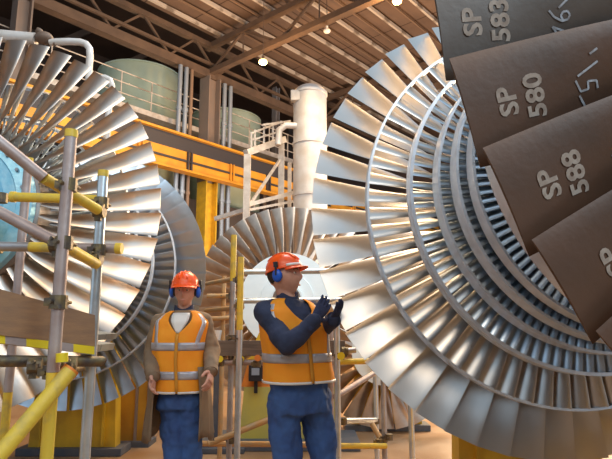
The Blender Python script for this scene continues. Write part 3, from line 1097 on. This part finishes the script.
# green tanks
def tank(px, ytop, n, rad, label):
    z = hit(px, ytop, n - rad)[1]; t = hit(px, ytop, n)[0]
    r = empty('storage_tank', H(t, n, 0), label, 'tank')
    M_ = Matrix.Rotation(PI / 2, 4, 'X')
    bm = BM(); lathe(bm, [(0, 0), (0, rad), (z, rad), (z + .02, rad - .03), (z + .22, rad * .55), (z + .30, 0)], M_, 48); obj('shell', bm, M['green'], r, True, 35)
    for zz in (z - .05, z - 1.7, z - 3.4, z - 5.1):
        bm = BM(); lathe(bm, [(zz, rad), (zz + .0, rad + .03), (zz + .07, rad + .03), (zz + .07, rad)], M_, 48); obj('hoop', bm, M['green'], r, True, 30)
    return z


z1 = tank(142, 57, 3.5, 1.75, 'pale green cylindrical tank, left of the tall column')
tank(226, 103, 3.5, 1.75, 'pale green cylindrical tank, right of the tall column')

# tilted wall braces in the next bay
for k, (x0, y0, x1, y1) in enumerate(((100, 75, 205, 28), (235, 48, 285, 28), (232, 70, 290, 50), (20, 60, 90, 30))):
    t0, z0 = hit(x0, y0, 9); t1, z1 = hit(x1, y1, 9)
    bm = BM(); c0 = (H(t0, 9, z0) + H(t1, 9, z1)) / 2
    beam(bm, H(t0, 9, z0) - c0, H(t1, 9, z1) - c0, .3, .3)
    o = obj('wall_brace', bm, M['truss']); o.location = c0
    tag(o, ['dark slanting brace above the left green tank', 'dark slanting brace high up left of the glowing lamp', 'dark slanting brace above the right green tank', 'dark slanting brace at the far upper left'][k], 'brace')

# cream vessel
Yv = 13.5
pv = at(310, 95, Yv)
rv = 17.5 / F * Yv
r = empty('process_vessel', (pv.x, Yv, 0), 'tall cream cylindrical vessel with domed top between the middle wheel and the big rotor', 'vessel')
ztop = at(310, 95, Yv).z
M_ = Matrix.Rotation(PI / 2, 4, 'X')
bm = BM(); lathe(bm, [(0, 0), (0, rv * 1.0), (ztop, rv)] + [(ztop + rv * .62 * math.sin(a * PI / 16), rv * math.cos(a * PI / 16)) for a in range(1, 9)], M_, 40); obj('shell', bm, M['cream'], r, True, 35)
for z in (ztop, ztop - 1.35, ztop - 2.7):
    bm = BM(); lathe(bm, [(z - .03, rv), (z - .03, rv + .025), (z + .03, rv + .025), (z + .03, rv)], M_, 40); obj('seam_band', bm, M['cream'], r)
bm = BM(); z = at(300, 100, Yv).z; box(bm, (-rv * .75, -rv * .55, z), (.34, .2, .28), None, .02); obj('junction_box', bm, M['white_steel'], r)
bm = BM(); q = at(296, 126, Yv - .2) - Vector((pv.x, Yv, 0)); tube(bm, [q + Vector((.2, .1, 0)), q, q + Vector((-.25, 0, .02)), q + Vector((-.42, 0, -.1)), q + Vector((-.45, 0, -.5))], .085, 12)
obj('branch_pipe', bm, M['cream'], r, True, 50)

# white platform frame left of vessel
Yf = 13.0
fl, fr_ = at(247.5, 160, Yf), at(283, 145, Yf + 1.1)
r = empty('access_platform', (fl.x, Yf, 0), 'cream-painted steel access platform with railing beside the cream vessel', 'platform')
b = Vector((fl.x, Yf, 0))
def fb(x0, y0, Y0, x1, y1, Y1, w, name, m='white_steel'):
    bm = BM(); beam(bm, at(x0, y0, Y0) - b, at(x1, y1, Y1) - b, w, w); obj(name, bm, M[m], r)
zl = at(247.5, 155, Yf).z
bm = BM(); beam(bm, Vector((0, 0, 0)), Vector((0, 0, zl)), .16, .16); obj('post', bm, M['white_steel'], r)
q = at(281.5, 143, Yf + 1.1) - b
bm = BM(); beam(bm, Vector((q.x, q.y, 0)), q, .15, .15); obj('post', bm, M['white_steel'], r)
q2 = at(289.5, 190, Yf + 1.6) - b
bm = BM(); beam(bm, Vector((q2.x, q2.y, 0)), Vector((q2.x, q2.y, q.z - .4)), .10, .10); obj('post', bm, M['white_steel'], r)
fb(246, 153, Yf, 284, 139.5, Yf + 1.1, .16, 'deck_beam')
fb(249, 206, Yf, 281, 158, Yf + 1.1, .06, 'brace')
fb(247, 205, Yf, 300, 191, Yf + 1.1, .10, 'lower_beam')
fb(215, 219, Yf + .5, 255, 207, Yf + .2, .10, 'lower_beam')
fb(249, 210, Yf, 300, 200, Yf + 1.1, .06, 'lower_beam')
for (x0, y0, x1, y1) in ((252, 133, 281, 122), (252, 140, 281, 131), (262, 125, 290, 121)):
    fb(x0, y0, Yf + .2, x1, y1, Yf + 1.1, .045, 'guard_rail')
for x, y0, y1 in ((251.5, 153, 132), (255, 152, 130), (264, 148, 127), (273, 145, 124), (281, 141, 121)):
    Yq = Yf + .2 + (x - 252) / 29 * .9
    fb(x, y0, Yq, x, y1, Yq, .045, 'rail_post')

# lamps
def lamp(px, py, Y, lit, label, s=1.):
    p = at(px, py, Y)
    r = empty('pendant_lamp', (p.x, p.y, p.z), label, 'lamp', None)
    bm = BM(); tube(bm, [(0, 0, .16 * s), (0, 0, ZD - p.z)], .012, 6); obj('hanger', bm, M['truss'], r)
    bm = BM(); lathe(bm, [(.08 * s, .0), (.08 * s, .05 * s), (.22 * s, .05 * s), (.24 * s, 0)], M_, 20); obj('housing', bm, M['truss' if lit else 'lamp_white'], r, True, 40)
    bm = BM(); ellipsoid(bm, (0, 0, 0), (.15 * s, .15 * s, .10 * s)); obj('bowl', bm, M['lamp' if lit else 'lamp_white'], r, True)
    if lit:
        l = bpy.data.lights.new('lamp_light', 'POINT'); l.energy = 260; l.color = (1, .55, .2); l.shadow_soft_size = .2
        lo = bpy.data.objects.new('lamp_light', l); COL.objects.link(lo); lo.parent = r; lo.location = (0, 0, -.32)
    return r


lamp(263, 62, 17.5, True, 'glowing orange pendant lamp below the roof truss')
lamp(397, 1, 15.5, True, 'glowing orange pendant lamp at the top edge above the big rotor')
lamp(327, 31, 17, False, 'unlit white pendant lamp between the two glowing lamps', .8)

# bent pipe behind the top of the left rotor
Yq = 4.9
r = empty('bent_pipe', (at(60, 60, Yq).x, Yq, 0), 'pale bent pipe with a brown ball joint above the left-hand rotor', 'pipe')
b = Vector(r.location)
def arc_pts(l): return [at(x, y, Yq) - b for x, y in l]
bm = BM(); tube(bm, arc_pts([(50, 42.5), (58, 41.8), (70, 41.5), (80, 42), (86, 44), (89.5, 48.5), (90, 56), (89, 68), (88.5, 90)]), .033, 12); obj('pipe_run', bm, M['cream'], r, True, 50)
bm = BM(); tube(bm, arc_pts([(88.5, 90), (92, 84), (98, 79), (105, 77.5), (110, 80), (112, 86), (110, 96), (108, 120)]), .030, 12); obj('pipe_run', bm, M['cream'], r, True, 50)
bm = BM(); ellipsoid(bm, at(44, 38, Yq) - b, (.085, .075, .06)); tube(bm, arc_pts([(38, 33), (40, 29)]), .03, 10); tube(bm, arc_pts([(47, 41), (56, 43)]), .03, 10); obj('ball_joint', bm, M['truss'], r, True)
bm = BM(); tube(bm, arc_pts([(-30, 33), (36, 39)]), .058, 16); obj('cylinder', bm, M['cream'], r, True, 40)
bm = BM()
p = at(108, 120, Yq) - b; tube(bm, [p, Vector((p.x, p.y, 0))], .03, 10); obj('pipe_run', bm, M['cream'], r, True, 40)

# ------------------------------------------------------------------ people
CLOUD = bpy.data.textures.new('cloth_folds', 'CLOUDS'); CLOUD.noise_scale = .11; CLOUD.noise_depth = 2


def melt(o, vox, folds=0., it=3):
    m = o.modifiers.new('remesh', 'REMESH'); m.mode = 'VOXEL'; m.voxel_size = vox; m.use_smooth_shade = True
    s = o.modifiers.new('smooth', 'SMOOTH'); s.iterations = it; s.factor = .6
    if folds:
        d = o.modifiers.new('folds', 'DISPLACE'); d.texture = CLOUD; d.strength = folds; d.mid_level = .5; d.texture_coords = 'LOCAL'
    return o


def head_shape(bm, c, R, s):
    r = bmesh.ops.create_icosphere(bm, subdivisions=5, radius=1)
    for v in r['verts']:
        x, y, z = v.co            # y is forward
        g = lambda x0, z0, sx, sz: math.exp(-((x - x0) / sx) ** 2 - ((z - z0) / sz) ** 2) * (1 if y > 0 else 0)
        jaw = 1 - .30 * max(0, -z) ** 1.4
        p = Vector((x * .078 * jaw, y * (.098 if y > 0 else .100) * (1 - .14 * max(0, -z) ** 2 * (0 if y > 0 else 1)), z * .122))
        f = .019 * g(0, -.22, .16, .16) + .014 * g(0, -.02, .12, .25) - .011 * (g(.38, .05, .2, .14) + g(-.38, .05, .2, .14))
        f += .006 * (g(.35, .24, .3, .09) + g(-.35, .24, .3, .09)) + .009 * g(0, -.52, .26, .05) + .008 * g(0, -.64, .22, .05) - .004 * g(0, -.58, .26, .025) + .016 * g(0, -.88, .3, .16)
        p.y += f
        if y < 0 and z < -.35: p.y *= .86
        v.co = Vector(c) + R @ (p * s)


class Person:
    def __init__(s, foot, label, tc, yaw):
        s.r = empty('person', foot, label, 'person')
        s.o = Vector(foot)
        s.lf = Vector((math.cos(yaw), math.sin(yaw), 0))
        s.fw = Vector((math.sin(yaw), -math.cos(yaw), 0))
        s.lk = 1.
        s.tc = tc               # list of (z, centre xy world, half width, half depth)

    def L(s, p):
        return Vector(p) - s.o

    def tor(s, z):
        t = s.tc
        if z <= t[0][0]: k0, k1, f = t[0], t[0], 0
        elif z >= t[-1][0]: k0, k1, f = t[-1], t[-1], 0
        else:
            for k0, k1 in zip(t, t[1:]):
                if k0[0] <= z <= k1[0]:
                    f = (z - k0[0]) / (k1[0] - k0[0]); break
        f = f * f * (3 - 2 * f) * .5 + f * .5
        c = Vector(k0[1]).lerp(Vector(k1[1]), f)
        return Vector((c.x, c.y, z)), k0[2] + (k1[2] - k0[2]) * f, k0[3] + (k1[3] - k0[3]) * f

    def surf(s, phi, z, off=0., wmul=1.):
        c, a, b = s.tor(z)
        e = .82
        sx = math.copysign(abs(math.sin(phi)) ** e, math.sin(phi)); cy = math.copysign(abs(math.cos(phi)) ** e, math.cos(phi))
        return s.L(c) + s.lf * (sx * (a * wmul + off)) + s.fw * (cy * (b + off))

    def torso_loft(s, bm, off, z0, z1, n=9):
        loft(bm, [[s.surf(2 * PI * k / 28, z0 + (z1 - z0) * i / n, off) for k in range(28)] for i in range(n + 1)])

    def limb(s, bm, pts, rr):
        for a, b, ra, rb in zip(pts, pts[1:], rr, rr[1:]):
            capsule(bm, s.L(a), s.L(b), ra, rb)


def make_hand(P, wrist, palm_end, spread, curl, name, m, sc_=1., thumb_side=1, parent=None, cm=1.):
    """palm from wrist to palm_end; spread = unit vector across the knuckles; curl = unit vector fingers bend to"""
    bm = BM()
    w, e = P.L(wrist), P.L(palm_end)
    d = (e - w).normalized()
    s = Vector(spread); s = (s - d * s.dot(d)).normalized()
    c = Vector(curl); c = (c - d * c.dot(d)); c = (c - s * c.dot(s)).normalized()
    L = (e - w).length
    rings = []
    for k, (hw, hd) in enumerate(((.027, .022), (.033, .021), (.041, .019), (.043, .016))):
        p = w + d * (L * k / 3)
        rings.append([p + s * (hw * sc_ * math.cos(2 * PI * i / 14)) + c * (hd * sc_ * math.sin(2 * PI * i / 14)) for i in range(14)])
    loft(bm, rings)
    capsule(bm, w - d * .05, w + d * .01, .031 * sc_, .030 * sc_)
    for i, (o_, ln) in enumerate(((-.033, .070), (-.011, .082), (.011, .077), (.033, .060))):
        b0 = w + d * (L - .012) + s * (o_ * sc_)
        fan = s * (o_ * .35)
        k1 = b0 + (d * .95 + c * .18 * cm + fan * 2).normalized() * ln * sc_ * .50
        k2 = k1 + (d * .82 + c * (.50 + .08 * i) * cm + fan * 2).normalized() * ln * sc_ * .32
        k3 = k2 + (d * .55 + c * (.80 + .06 * i) * cm + fan).normalized() * ln * sc_ * .26
        tube_pts = [b0, k1, k2, k3]
        rr = [.0105, .0098, .0090, .0078]
        for a, b, ra, rb in zip(tube_pts, tube_pts[1:], rr, rr[1:]): capsule(bm, a, b, ra * sc_, rb * sc_, 10)
    t0 = w + d * (L * .25) - s * (.024 * thumb_side * sc_)
    t1 = t0 + (d * .55 - s * (.75 * thumb_side) + c * .35).normalized() * .045 * sc_
    t2 = t1 + (d * .85 - s * (.25 * thumb_side) + c * .40).normalized() * .036 * sc_
    capsule(bm, t0, t1, .017 * sc_, .0125 * sc_, 10); capsule(bm, t1, t2, .0125 * sc_, .0100 * sc_, 10)
    o = obj(name, bm, M[m], parent or P.r)
    melt(o, .0042, 0, 2)
    return o


def dress(P, hc, HR, hs, body_pts, jacket_mat, trouser_mat, vest, eyes=True, shirt=False, coat=None, side_hair=True):
    SR, ER, WR, SL, EL, WL, HPR, HPL, KR, KL, AR, AL = body_pts
    zt = P.tc[-1][0]
    neck_b = P.tor(zt)[0]
    # the body, one surface
    bm = BM()
    P.torso_loft(bm, -.022, P.tc[0][0], zt)
    P.limb(bm, [SR, ER, WR], [.046, .040, .030]); P.limb(bm, [SL, EL, WL], [.046, .040, .030])
    P.limb(bm, [HPR, KR, AR], [.062, .044, .036]); P.limb(bm, [HPL, KL, AL], [.062, .044, .036])
    capsule(bm, P.L(neck_b) - Vector((0, 0, .03)), P.L(hc) + HR @ Vector((0, -.018, -.05)) * hs, .056 * hs, .052 * hs)
    head_shape(bm, P.L(hc), HR, hs)
    for sx in (-1, 1):
        ellipsoid(bm, P.L(hc) + HR @ Vector((sx * .078, -.008, -.012)) * hs, (.012 * hs, .018 * hs, .03 * hs), HR, 12)
    body = obj('body', bm, M['skin'], P.r); melt(body, .0055, 0, 2)
    # eyes, brows, mouth
    for sx in (-1, 1):
        bm = BM(); ellipsoid(bm, P.L(hc) + HR @ Vector((sx * .030, .0800, .006)) * hs, (.012 * hs, .010 * hs, .0075 * hs), HR, 12)
        e = obj('eye', bm, M['eye'], P.r, True)
        bm = BM(); ellipsoid(bm, P.L(hc) + HR @ Vector((sx * .030, .0872, .006)) * hs, (.0055 * hs, .004 * hs, .0055 * hs), HR, 10)
        obj('iris', bm, M['iris'], e, True)
        bm = BM(); tube(bm, [P.L(hc) + HR @ Vector((sx * x, y, z)) * hs for x, y, z in ((.014, .099, .026), (.030, .096, .031), (.046, .083, .026))], .0035 * hs, 8)
        obj('eyebrow', bm, M['hair'], P.r, True)
    bm = BM(); ellipsoid(bm, P.L(hc) + HR @ Vector((0, .0905, -.069)) * hs, (.022 * hs, .006 * hs, .0055 * hs), HR, 12)
    obj('mouth', bm, M['lip'], P.r, True)
    # hair below the helmet
    bm = BM()
    ellipsoid(bm, P.L(hc) + HR @ Vector((0, -.030, .018)) * hs, (.083 * hs, .080 * hs, .085 * hs), HR, 24)
    obj('hair', bm, M['hair'], P.r, True)
    # jacket with sleeves
    bm = BM()
    P.torso_loft(bm, .004, vest[0] + .05, zt - .005)
    P.limb(bm, [SR, ER, WR], [.068, .056, .044]); P.limb(bm, [SL, EL, WL], [.068, .056, .044])
    P.limb(bm, [P.L(SR) + P.o, P.tor(zt - .05)[0]], [.06, .06]); P.limb(bm, [P.L(SL) + P.o, P.tor(zt - .05)[0]], [.06, .06])
    jk = obj('jacket', bm, M[jacket_mat], P.r); melt(jk, .0075, .030, 3)
    bm = BM()
    cz_ = zt
    cring = []
    for i, (dz, rr) in enumerate(((-.035, .075), (.0, .068), (.035, .064), (.04, .060), (.0, .058))):
        c_ = P.L(P.tor(zt)[0]) + Vector((0, 0, dz)) - P.fw * .004
        cring.append([c_ + P.lf * (rr * math.sin(2 * PI * k / 24)) + P.fw * (rr * 1.05 * math.cos(2 * PI * k / 24)) + Vector((0, 0, -.035 * max(0, math.cos(2 * PI * k / 24)) ** 2)) for k in range(24)])
    loft(bm, cring, False); obj('collar', bm, M['navy'], jk, True)
    for Wp, Ep in ((WR, ER), (WL, EL)):
        d = (Vector(Wp) - Vector(Ep)).normalized()
        bm = BM(); tube(bm, [P.L(Wp) - d * .035, P.L(Wp) + d * .012], .046, 18); obj('cuff', bm, M[jacket_mat], jk, True, 50)
    # trousers
    bm = BM()
    zh = P.tc[0][0]
    P.torso_loft(bm, .004, zh - .0, vest[0] + .05, 5)
    capsule(bm, P.L(HPR) + Vector((0, 0, .05)), P.L(HPL) + Vector((0, 0, .05)), .105 * P.lk, .105 * P.lk)
    P.limb(bm, [HPR, KR, AR], [.100 * P.lk, .076 * P.lk, .068 * P.lk]); P.limb(bm, [HPL, KL, AL], [.100 * P.lk, .076 * P.lk, .068 * P.lk])
    tr = obj('trousers', bm, M[trouser_mat], P.r); melt(tr, .0085, .045, 3)
    for A_ in (AR, AL):
        bm = BM()
        a = P.L(A_)
        ft = P.fw
        capsule(bm, Vector((a.x, a.y, .055)) - ft * .05, Vector((a.x, a.y, .045)) + ft * .15, .050, .042)
        capsule(bm, Vector((a.x, a.y, .06)), Vector((a.x, a.y, .17)), .052, .050)
        for v in bm.verts: v.co.z = max(v.co.z, .002)
        bt = obj('boot', bm, M['boot'], P.r); melt(bt, .007, 0, 2)
    # vest
    z0, z1, zv, bands, woff = vest
    NP = 72
    NZ = 34
    bm = BM()
    vz = [z0 + (z1 - z0) * i / NZ for i in range(NZ + 1)]
    def VS(phi, z, off=0):
        k = max(0, (z - (z1 - .16)) / .16)
        p = P.surf(phi, z, .026 + woff * (1 - k) + off - .012 * k)
        nz = noise.noise(Vector((math.sin(phi) * 2.4, math.cos(phi) * 2.4, z * 7 + P.o.x * 9)))
        d = P.lf * math.sin(phi) + P.fw * math.cos(phi)
        return p + d * (.012 * nz)
    def edge_phi(z):
        return .012 if z <= zv else .012 + min(1., (z - zv) / (z1 - zv)) ** .9 * .60
    grid = []
    for z in vz:
        e = edge_phi(z)
        grid.append([bm.verts.new(VS(e + (2 * PI - 2 * e) * k / NP, z)) for k in range(NP + 1)])
    for i in range(NZ):
        for k in range(NP):
            bm.faces.new((grid[i][k], grid[i][k + 1], grid[i + 1][k + 1], grid[i + 1][k]))
    vo = obj('vest', bm, M['vest'], P.r, True)
    so = vo.modifiers.new('solid', 'SOLIDIFY'); so.thickness = .005; so.offset = 1
    def strip(zs, phis, name, m, off=.008):
        bm = BM()
        g = [[bm.verts.new(VS(p, z, off)) for p in phis] for z in zs]
        for a, b in zip(g, g[1:]):
            for i in range(len(a) - 1): bm.faces.new((a[i], a[i + 1], b[i + 1], b[i]))
        o = obj(name, bm, M[m], vo, True)
        q = o.modifiers.new('solid', 'SOLIDIFY'); q.thickness = .003
        return o
    allphi = [.03 + (2 * PI - .06) * k / 72 for k in range(73)]
    for zb in bands:
        strip([zb - .025 + .05 * k / 3 for k in range(4)], allphi, 'reflective_band', 'band')
    for sg in (-1, 1):
        zz = [bands[0] + (z1 - .004 - bands[0]) * k / 12 for k in range(13)]
        bm = BM()
        g = []
        for z in zz:
            k = (z - zz[0]) / (zz[-1] - zz[0])
            pc = .72 + .40 * k
            g.append([bm.verts.new(VS(sg * (pc + d), z, .008)) for d in (-.13, -.04, .04, .13)])
        for a, b in zip(g, g[1:]):
            for i in range(3): bm.faces.new((a[i], a[i + 1], b[i + 1], b[i]))
        o = obj('reflective_brace', bm, M['band'], vo, True)
        q = o.modifiers.new('solid', 'SOLIDIFY'); q.thickness = .003
    strip([z0 + (zv - z0) * k / 8 for k in range(9)], [-.03, 0, .03], 'front_fastening', 'girder', .009)
    strip([z0 - .004, z0 + .004, z0 + .010], [.02 + (2 * PI - .04) * k / 72 for k in range(73)], 'hem_trim', 'white', .009)
    if shirt:
        bm = BM()
        zz = [zv + (z1 - .01 - zv) * k / 8 for k in range(9)]
        g = [[bm.verts.new(P.surf(p * (.03 + (z - zv) / (z1 - zv) * .42), z, .022)) for p in (-1, -.5, 0, .5, 1)] for z in zz]
        for a, b in zip(g, g[1:]):
            for i in range(4): bm.faces.new((a[i], a[i + 1], b[i + 1], b[i]))
        o = obj('shirt', bm, M['white'], P.r, True); q = o.modifiers.new('solid', 'SOLIDIFY'); q.thickness = .004
    if coat:
        zc0, zc1 = coat
        bm = BM()
        n = 40
        g = []
        for i in range(9):
            z = zc1 + (zc0 - zc1) * i / 8
            k = i / 8
            c, a, b = P.tor(max(z, P.tc[0][0]))
            c = P.L(Vector((c.x, c.y, z)))
            row = []
            for j in range(n + 1):
                ph0 = .86 - .16 * k
                phi = ph0 + (2 * PI - 2 * ph0) * j / n
                fl = .05 + .035 * k + .012 * math.sin(j * 1.9 + i * .3) * k
                row.append(bm.verts.new(c + P.lf * (math.sin(phi) * (a + fl)) + P.fw * (math.cos(phi) * (b + fl + .02)) + Vector((0, 0, .02 * math.sin(j * .8) * k))))
            g.append(row)
        for a, b in zip(g, g[1:]):
            for i in range(n): bm.faces.new((a[i], a[i + 1], b[i + 1], b[i]))
        o = obj('coat_skirt', bm, M[jacket_mat], jk, True); q = o.modifiers.new('solid', 'SOLIDIFY'); q.thickness = .006
    return jk, vo


def helmet(P, hc, R, s, sticker=True, tiltv=0):
    c = P.L(hc) + R @ Vector((0, -.006, .030)) * s
    R2 = R @ Matrix.Rotation(tiltv, 3, 'X')
    bm = BM()
    prof = []
    n = 36
    for i in range(12):
        a = i / 11 * PI / 2 * .985
        prof.append((math.cos(a), math.sin(a)))
    rings = []
    for r_, h in [(1.045, -.10), (1.02, -.02)] + prof:
        rings.append([c + R2 @ Vector((.106 * r_ * math.sin(2 * PI * k / n), .130 * r_ * math.cos(2 * PI * k / n), .112 * h)) * s for k in range(n)])
    loft(bm, rings, False)
    bm.faces.new([v for v in bm.verts][-n:])
    hm = obj('helmet', bm, M['helmet'], P.r, True, 60)
    q = hm.modifiers.new('solid', 'SOLIDIFY'); q.thickness = .004; q.offset = -1
    bm = BM()
    g = []
    for i in range(5):
        k = i / 4
        row = []
        for j in range(17):
            phi = -1.15 + 2.3 * j / 16
            ex = k * .050 * math.cos(phi * 1.3) ** .8 if abs(phi) < 1.15 else 0
            row.append(bm.verts.new(c + R2 @ Vector(((.108 + ex * .5) * math.sin(phi), (.132 + ex) * math.cos(phi), -.008 - .016 * k - .006 * k * abs(math.sin(phi)))) * s))
        g.append(row)
    for a, b in zip(g, g[1:]):
        for i in range(16): bm.faces.new((a[i], a[i + 1], b[i + 1], b[i]))
    pk = obj('peak', bm, M['helmet'], hm, True); q = pk.modifiers.new('solid', 'SOLIDIFY'); q.thickness = .004
    for x in (-.03, 0, .03):
        bm = BM()
        tube(bm, [c + R2 @ Vector((x, .130 * math.cos(a) * .99, .114 * math.sin(a) * math.sqrt(1 - (x / .106) ** 2))) * s for a in [PI * (k + 2) / 16 for k in range(11)]], .005 * s, 8)
        obj('ridge', bm, M['helmet'], hm, True)
    if sticker:
        bm = BM()
        g = []
        for j in range(13):
            phi = -1.25 + 2.3 * j / 12
            g.append([bm.verts.new(c + R2 @ Vector((.1115 * math.sin(phi), .1365 * math.cos(phi), z)) * s) for z in (-.006, .012)])
        for a, b in zip(g, g[1:]): bm.faces.new((a[0], a[1], b[1], b[0]))
        o = obj('head_torch_strap', bm, M['white'], hm, True); q = o.modifiers.new('solid', 'SOLIDIFY'); q.thickness = .003
    for sx in (-1, 1):
        e0 = P.L(hc) + R @ Vector((sx * .100, -.012, -.022)) * s
        bm = BM(); ellipsoid(bm, e0, (.024 * s, .036 * s, .046 * s), R, 20)
        cup = obj('ear_cup', bm, M['blue_plastic'], P.r, True)
        bm = BM(); tube(bm, [e0 - R @ Vector((sx * .010, 0, 0)) * s, e0 - R @ Vector((sx * .026, 0, 0)) * s], .034 * s, 16); obj('cushion', bm, M['dark_plastic'], cup, True, 50)
        bm = BM(); tube(bm, [e0 + R @ Vector((sx * .022, 0, .0)) * s, e0 + R @ Vector((sx * .022, .004, .05)) * s, e0 + R @ Vector((sx * .010, .004, .085)) * s], .007 * s, 8)
        box(bm, e0 + R @ Vector((sx * .016, .004, .075)) * s, (.018 * s, .030 * s, .036 * s), R, .003); obj('ear_cup_arm', bm, M['dark_plastic'], cup)


def RotFace(yaw, pitch=0., roll=0.):
    """head frame: y forward.  yaw 0 looks towards the camera side (-Y world), positive turns to +X"""
    return Matrix.Rotation(yaw - PI, 3, 'Z') @ Matrix.Rotation(pitch, 3, 'X') @ Matrix.Rotation(roll, 3, 'Y')


# --- worker with both hands on the blades
Y1 = 3.30
yw = math.radians(30)
def xy(px, py, Y): p = at(px, py, Y); return (p.x, p.y, 0)
foot = Vector((at(308, 400, Y1).x, Y1, 0))
zz = lambda py, Y=Y1: at(299, py, Y).z
tc = [(zz(412), xy(299, 400, Y1), .172, .125), (zz(385), xy(299, 385, Y1), .172, .128), (zz(355), xy(297, 355, Y1 - .01), .162, .120), (zz(330), xy(294, 330, Y1 - .02), .168, .122),
      (zz(312), xy(291, 312, Y1 - .02), .165, .108), (zz(304), xy(289, 304, Y1 - .01), .125, .085), (zz(298), xy(288, 298, Y1), .062, .062)]
P1 = Person(foot, 'person in orange helmet, blue ear defenders and orange vest reaching up to the turbine blades', tc, yw)
hc1 = at(284.5, 276, Y1 - .01)
R1 = RotFace(math.radians(68), math.radians(7))
SR, SL = at(266, 311, Y1 - .07), at(311, 311, Y1 + .08)
ER, EL = at(287, 346, Y1 - .25), at(322, 330, Y1 + .02)
WR, WL = at(314, 321, Y1 - .24), at(333, 320, Y1 - .10)
pts = [SR, ER, WR, SL, EL, WL, at(284, 406, Y1 - .03), at(314, 406, Y1 + .05), at(288, 478, Y1 - .06), at(327, 478, Y1 + .05), at(285, 545, Y1 - .02), at(332, 545, Y1 + .08)]
jk1, v1 = dress(P1, hc1, R1, .97, pts, 'navy', 'jeans', (zz(381), zz(299.5), zz(322), (zz(357),), .006))
helmet(P1, hc1 + Vector((0, 0, .016)), R1, .86, True, math.radians(6))
make_hand(P1, WR, at(323, 307, Y1 - .20), (.70, .45, .50), (.45, .85, 0), 'glove', 'glove', .96, -1, cm=.30)
make_hand(P1, WL, at(338, 310, Y1 - .14), (.70, .45, .50), (.45, .85, 0), 'glove', 'glove', .90, -1, cm=.30)

# --- worker in the tan coat
Y2 = 3.75
yw2 = math.radians(4)
foot2 = Vector((at(181, 400, Y2).x, Y2, 0))
zz2 = lambda py, Y=Y2: at(181, py, Y).z
tc2 = [(zz2(408), xy(180, 400, Y2), .140, .108), (zz2(390), xy(180, 390, Y2), .138, .106), (zz2(360), xy(179, 360, Y2), .132, .100), (zz2(338), xy(180, 338, Y2), .142, .104),
       (zz2(322), xy(182, 322, Y2), .150, .098), (zz2(316), xy(183, 316, Y2), .115, .080), (zz2(310), xy(184, 310, Y2), .060, .058)]
P2 = Person(foot2, 'person in open tan coat and orange vest facing forward before the left rotor', tc2, yw2)
P2.lk = .88
hc2 = at(185, 291, Y2 - .03)
R2_ = RotFace(math.radians(3), math.radians(-3))
pts2 = [at(161, 323, Y2), at(151, 352, Y2 + .02), at(153, 376, Y2 - .16), at(203, 322, Y2 + .02), at(211, 350, Y2 + .05), at(211, 371, Y2 - .12),
        at(173, 408, Y2), at(190, 408, Y2), at(174, 470, Y2 - .06), at(191, 470, Y2 - .02), at(172, 536, Y2), at(192, 536, Y2 + .02)]
jk2, v2 = dress(P2, hc2, R2_, .86, pts2, 'tan', 'jeans', (zz2(391), zz2(311.5), zz2(333), (zz2(346), zz2(374)), .004), shirt=True, coat=(zz2(437), zz2(366)))
helmet(P2, hc2 + Vector((0, 0, .012)), R2_, .86, False, math.radians(4))
make_hand(P2, pts2[2], pts2[2] + Vector((.01, -.05, -.065)), (0.2, .9, -.3), (1, .2, -.2), 'hand', 'skin', .9, 1)
make_hand(P2, pts2[5], pts2[5] + Vector((0, -.05, -.065)), (0.2, .9, -.3), (-1, .2, -.2), 'hand', 'skin', .9, 1)
# ------------------------------------------------------------------ lights and world
w = bpy.data.worlds.new('world'); sc.world = w; w.use_nodes = True
nt = w.node_tree
bg = nt.nodes['Background']
bg.inputs[0].default_value = (.60, .80, 1.0, 1)
bg.inputs[1].default_value = .80


def area(name, loc, target, sx, sy, e, col):
    l = bpy.data.lights.new(name, 'AREA'); l.shape = 'RECTANGLE'; l.size = sx; l.size_y = sy; l.energy = e; l.color = col
    o = bpy.data.objects.new(name, l); COL.objects.link(o); o.location = loc
    o.rotation_euler = (Vector(target) - Vector(loc)).to_track_quat('-Z', 'Y').to_euler()
    return o


area('high_blade_fill', (4.0, -6.5, 9.0), (.5, 4, 1.8), 6, 3, 270, (1, .95, .86))  # unseen area light added for highlights on the blades; no window there
area('warm_front_fill', (-2.5, -5.5, 10), (-1, 4, 1.8), 5, 3, 230, (1, .80, .56))  # unseen warm light added over the workers and left rotor, no window modelled
area('cool_side_fill', (7, -5.5, 6.5), (0, 4, 1.5), 4, 3, 300, (.56, .82, 1))  # unseen light added to tint the blade steel blue
area('roof_lamps', (1, 10.5, 8.6), (0, 6, 0), 4, 4, 620, (1, .74, .46))
area('hub_fill', (0, 4.6, 6.5), (-.4, 8.2, 1.4), 1.5, 1.5, 110, (.96, .98, 1))  # unseen light added to whiten the middle wheel's hub, no fitting hangs here
area('floor_patch_fill', (5.5, 13.5, 4.5), (.2, 7.6, 0), 3, 2.5, 1000, (1, .74, .46))  # unseen light added for the bright floor patch; there is no door
area('bay_fill', H(-6, -5, 7.5), H(-3, 4, 7), 5, 3, 230, (1, .86, .70))  # unseen light added to brighten the green tanks
area('roof_fill', H(2, -9, 1.6), H(4, -5, 12), 6, 5, 1150, (1, .76, .56))  # unseen light aimed upwards, added to brighten the roof deck

sc.view_settings.view_transform = 'Standard'
sc.view_settings.look = 'None'
sc.view_settings.exposure = .12
sc.view_settings.gamma = 1
sc.view_settings.use_curve_mapping = False
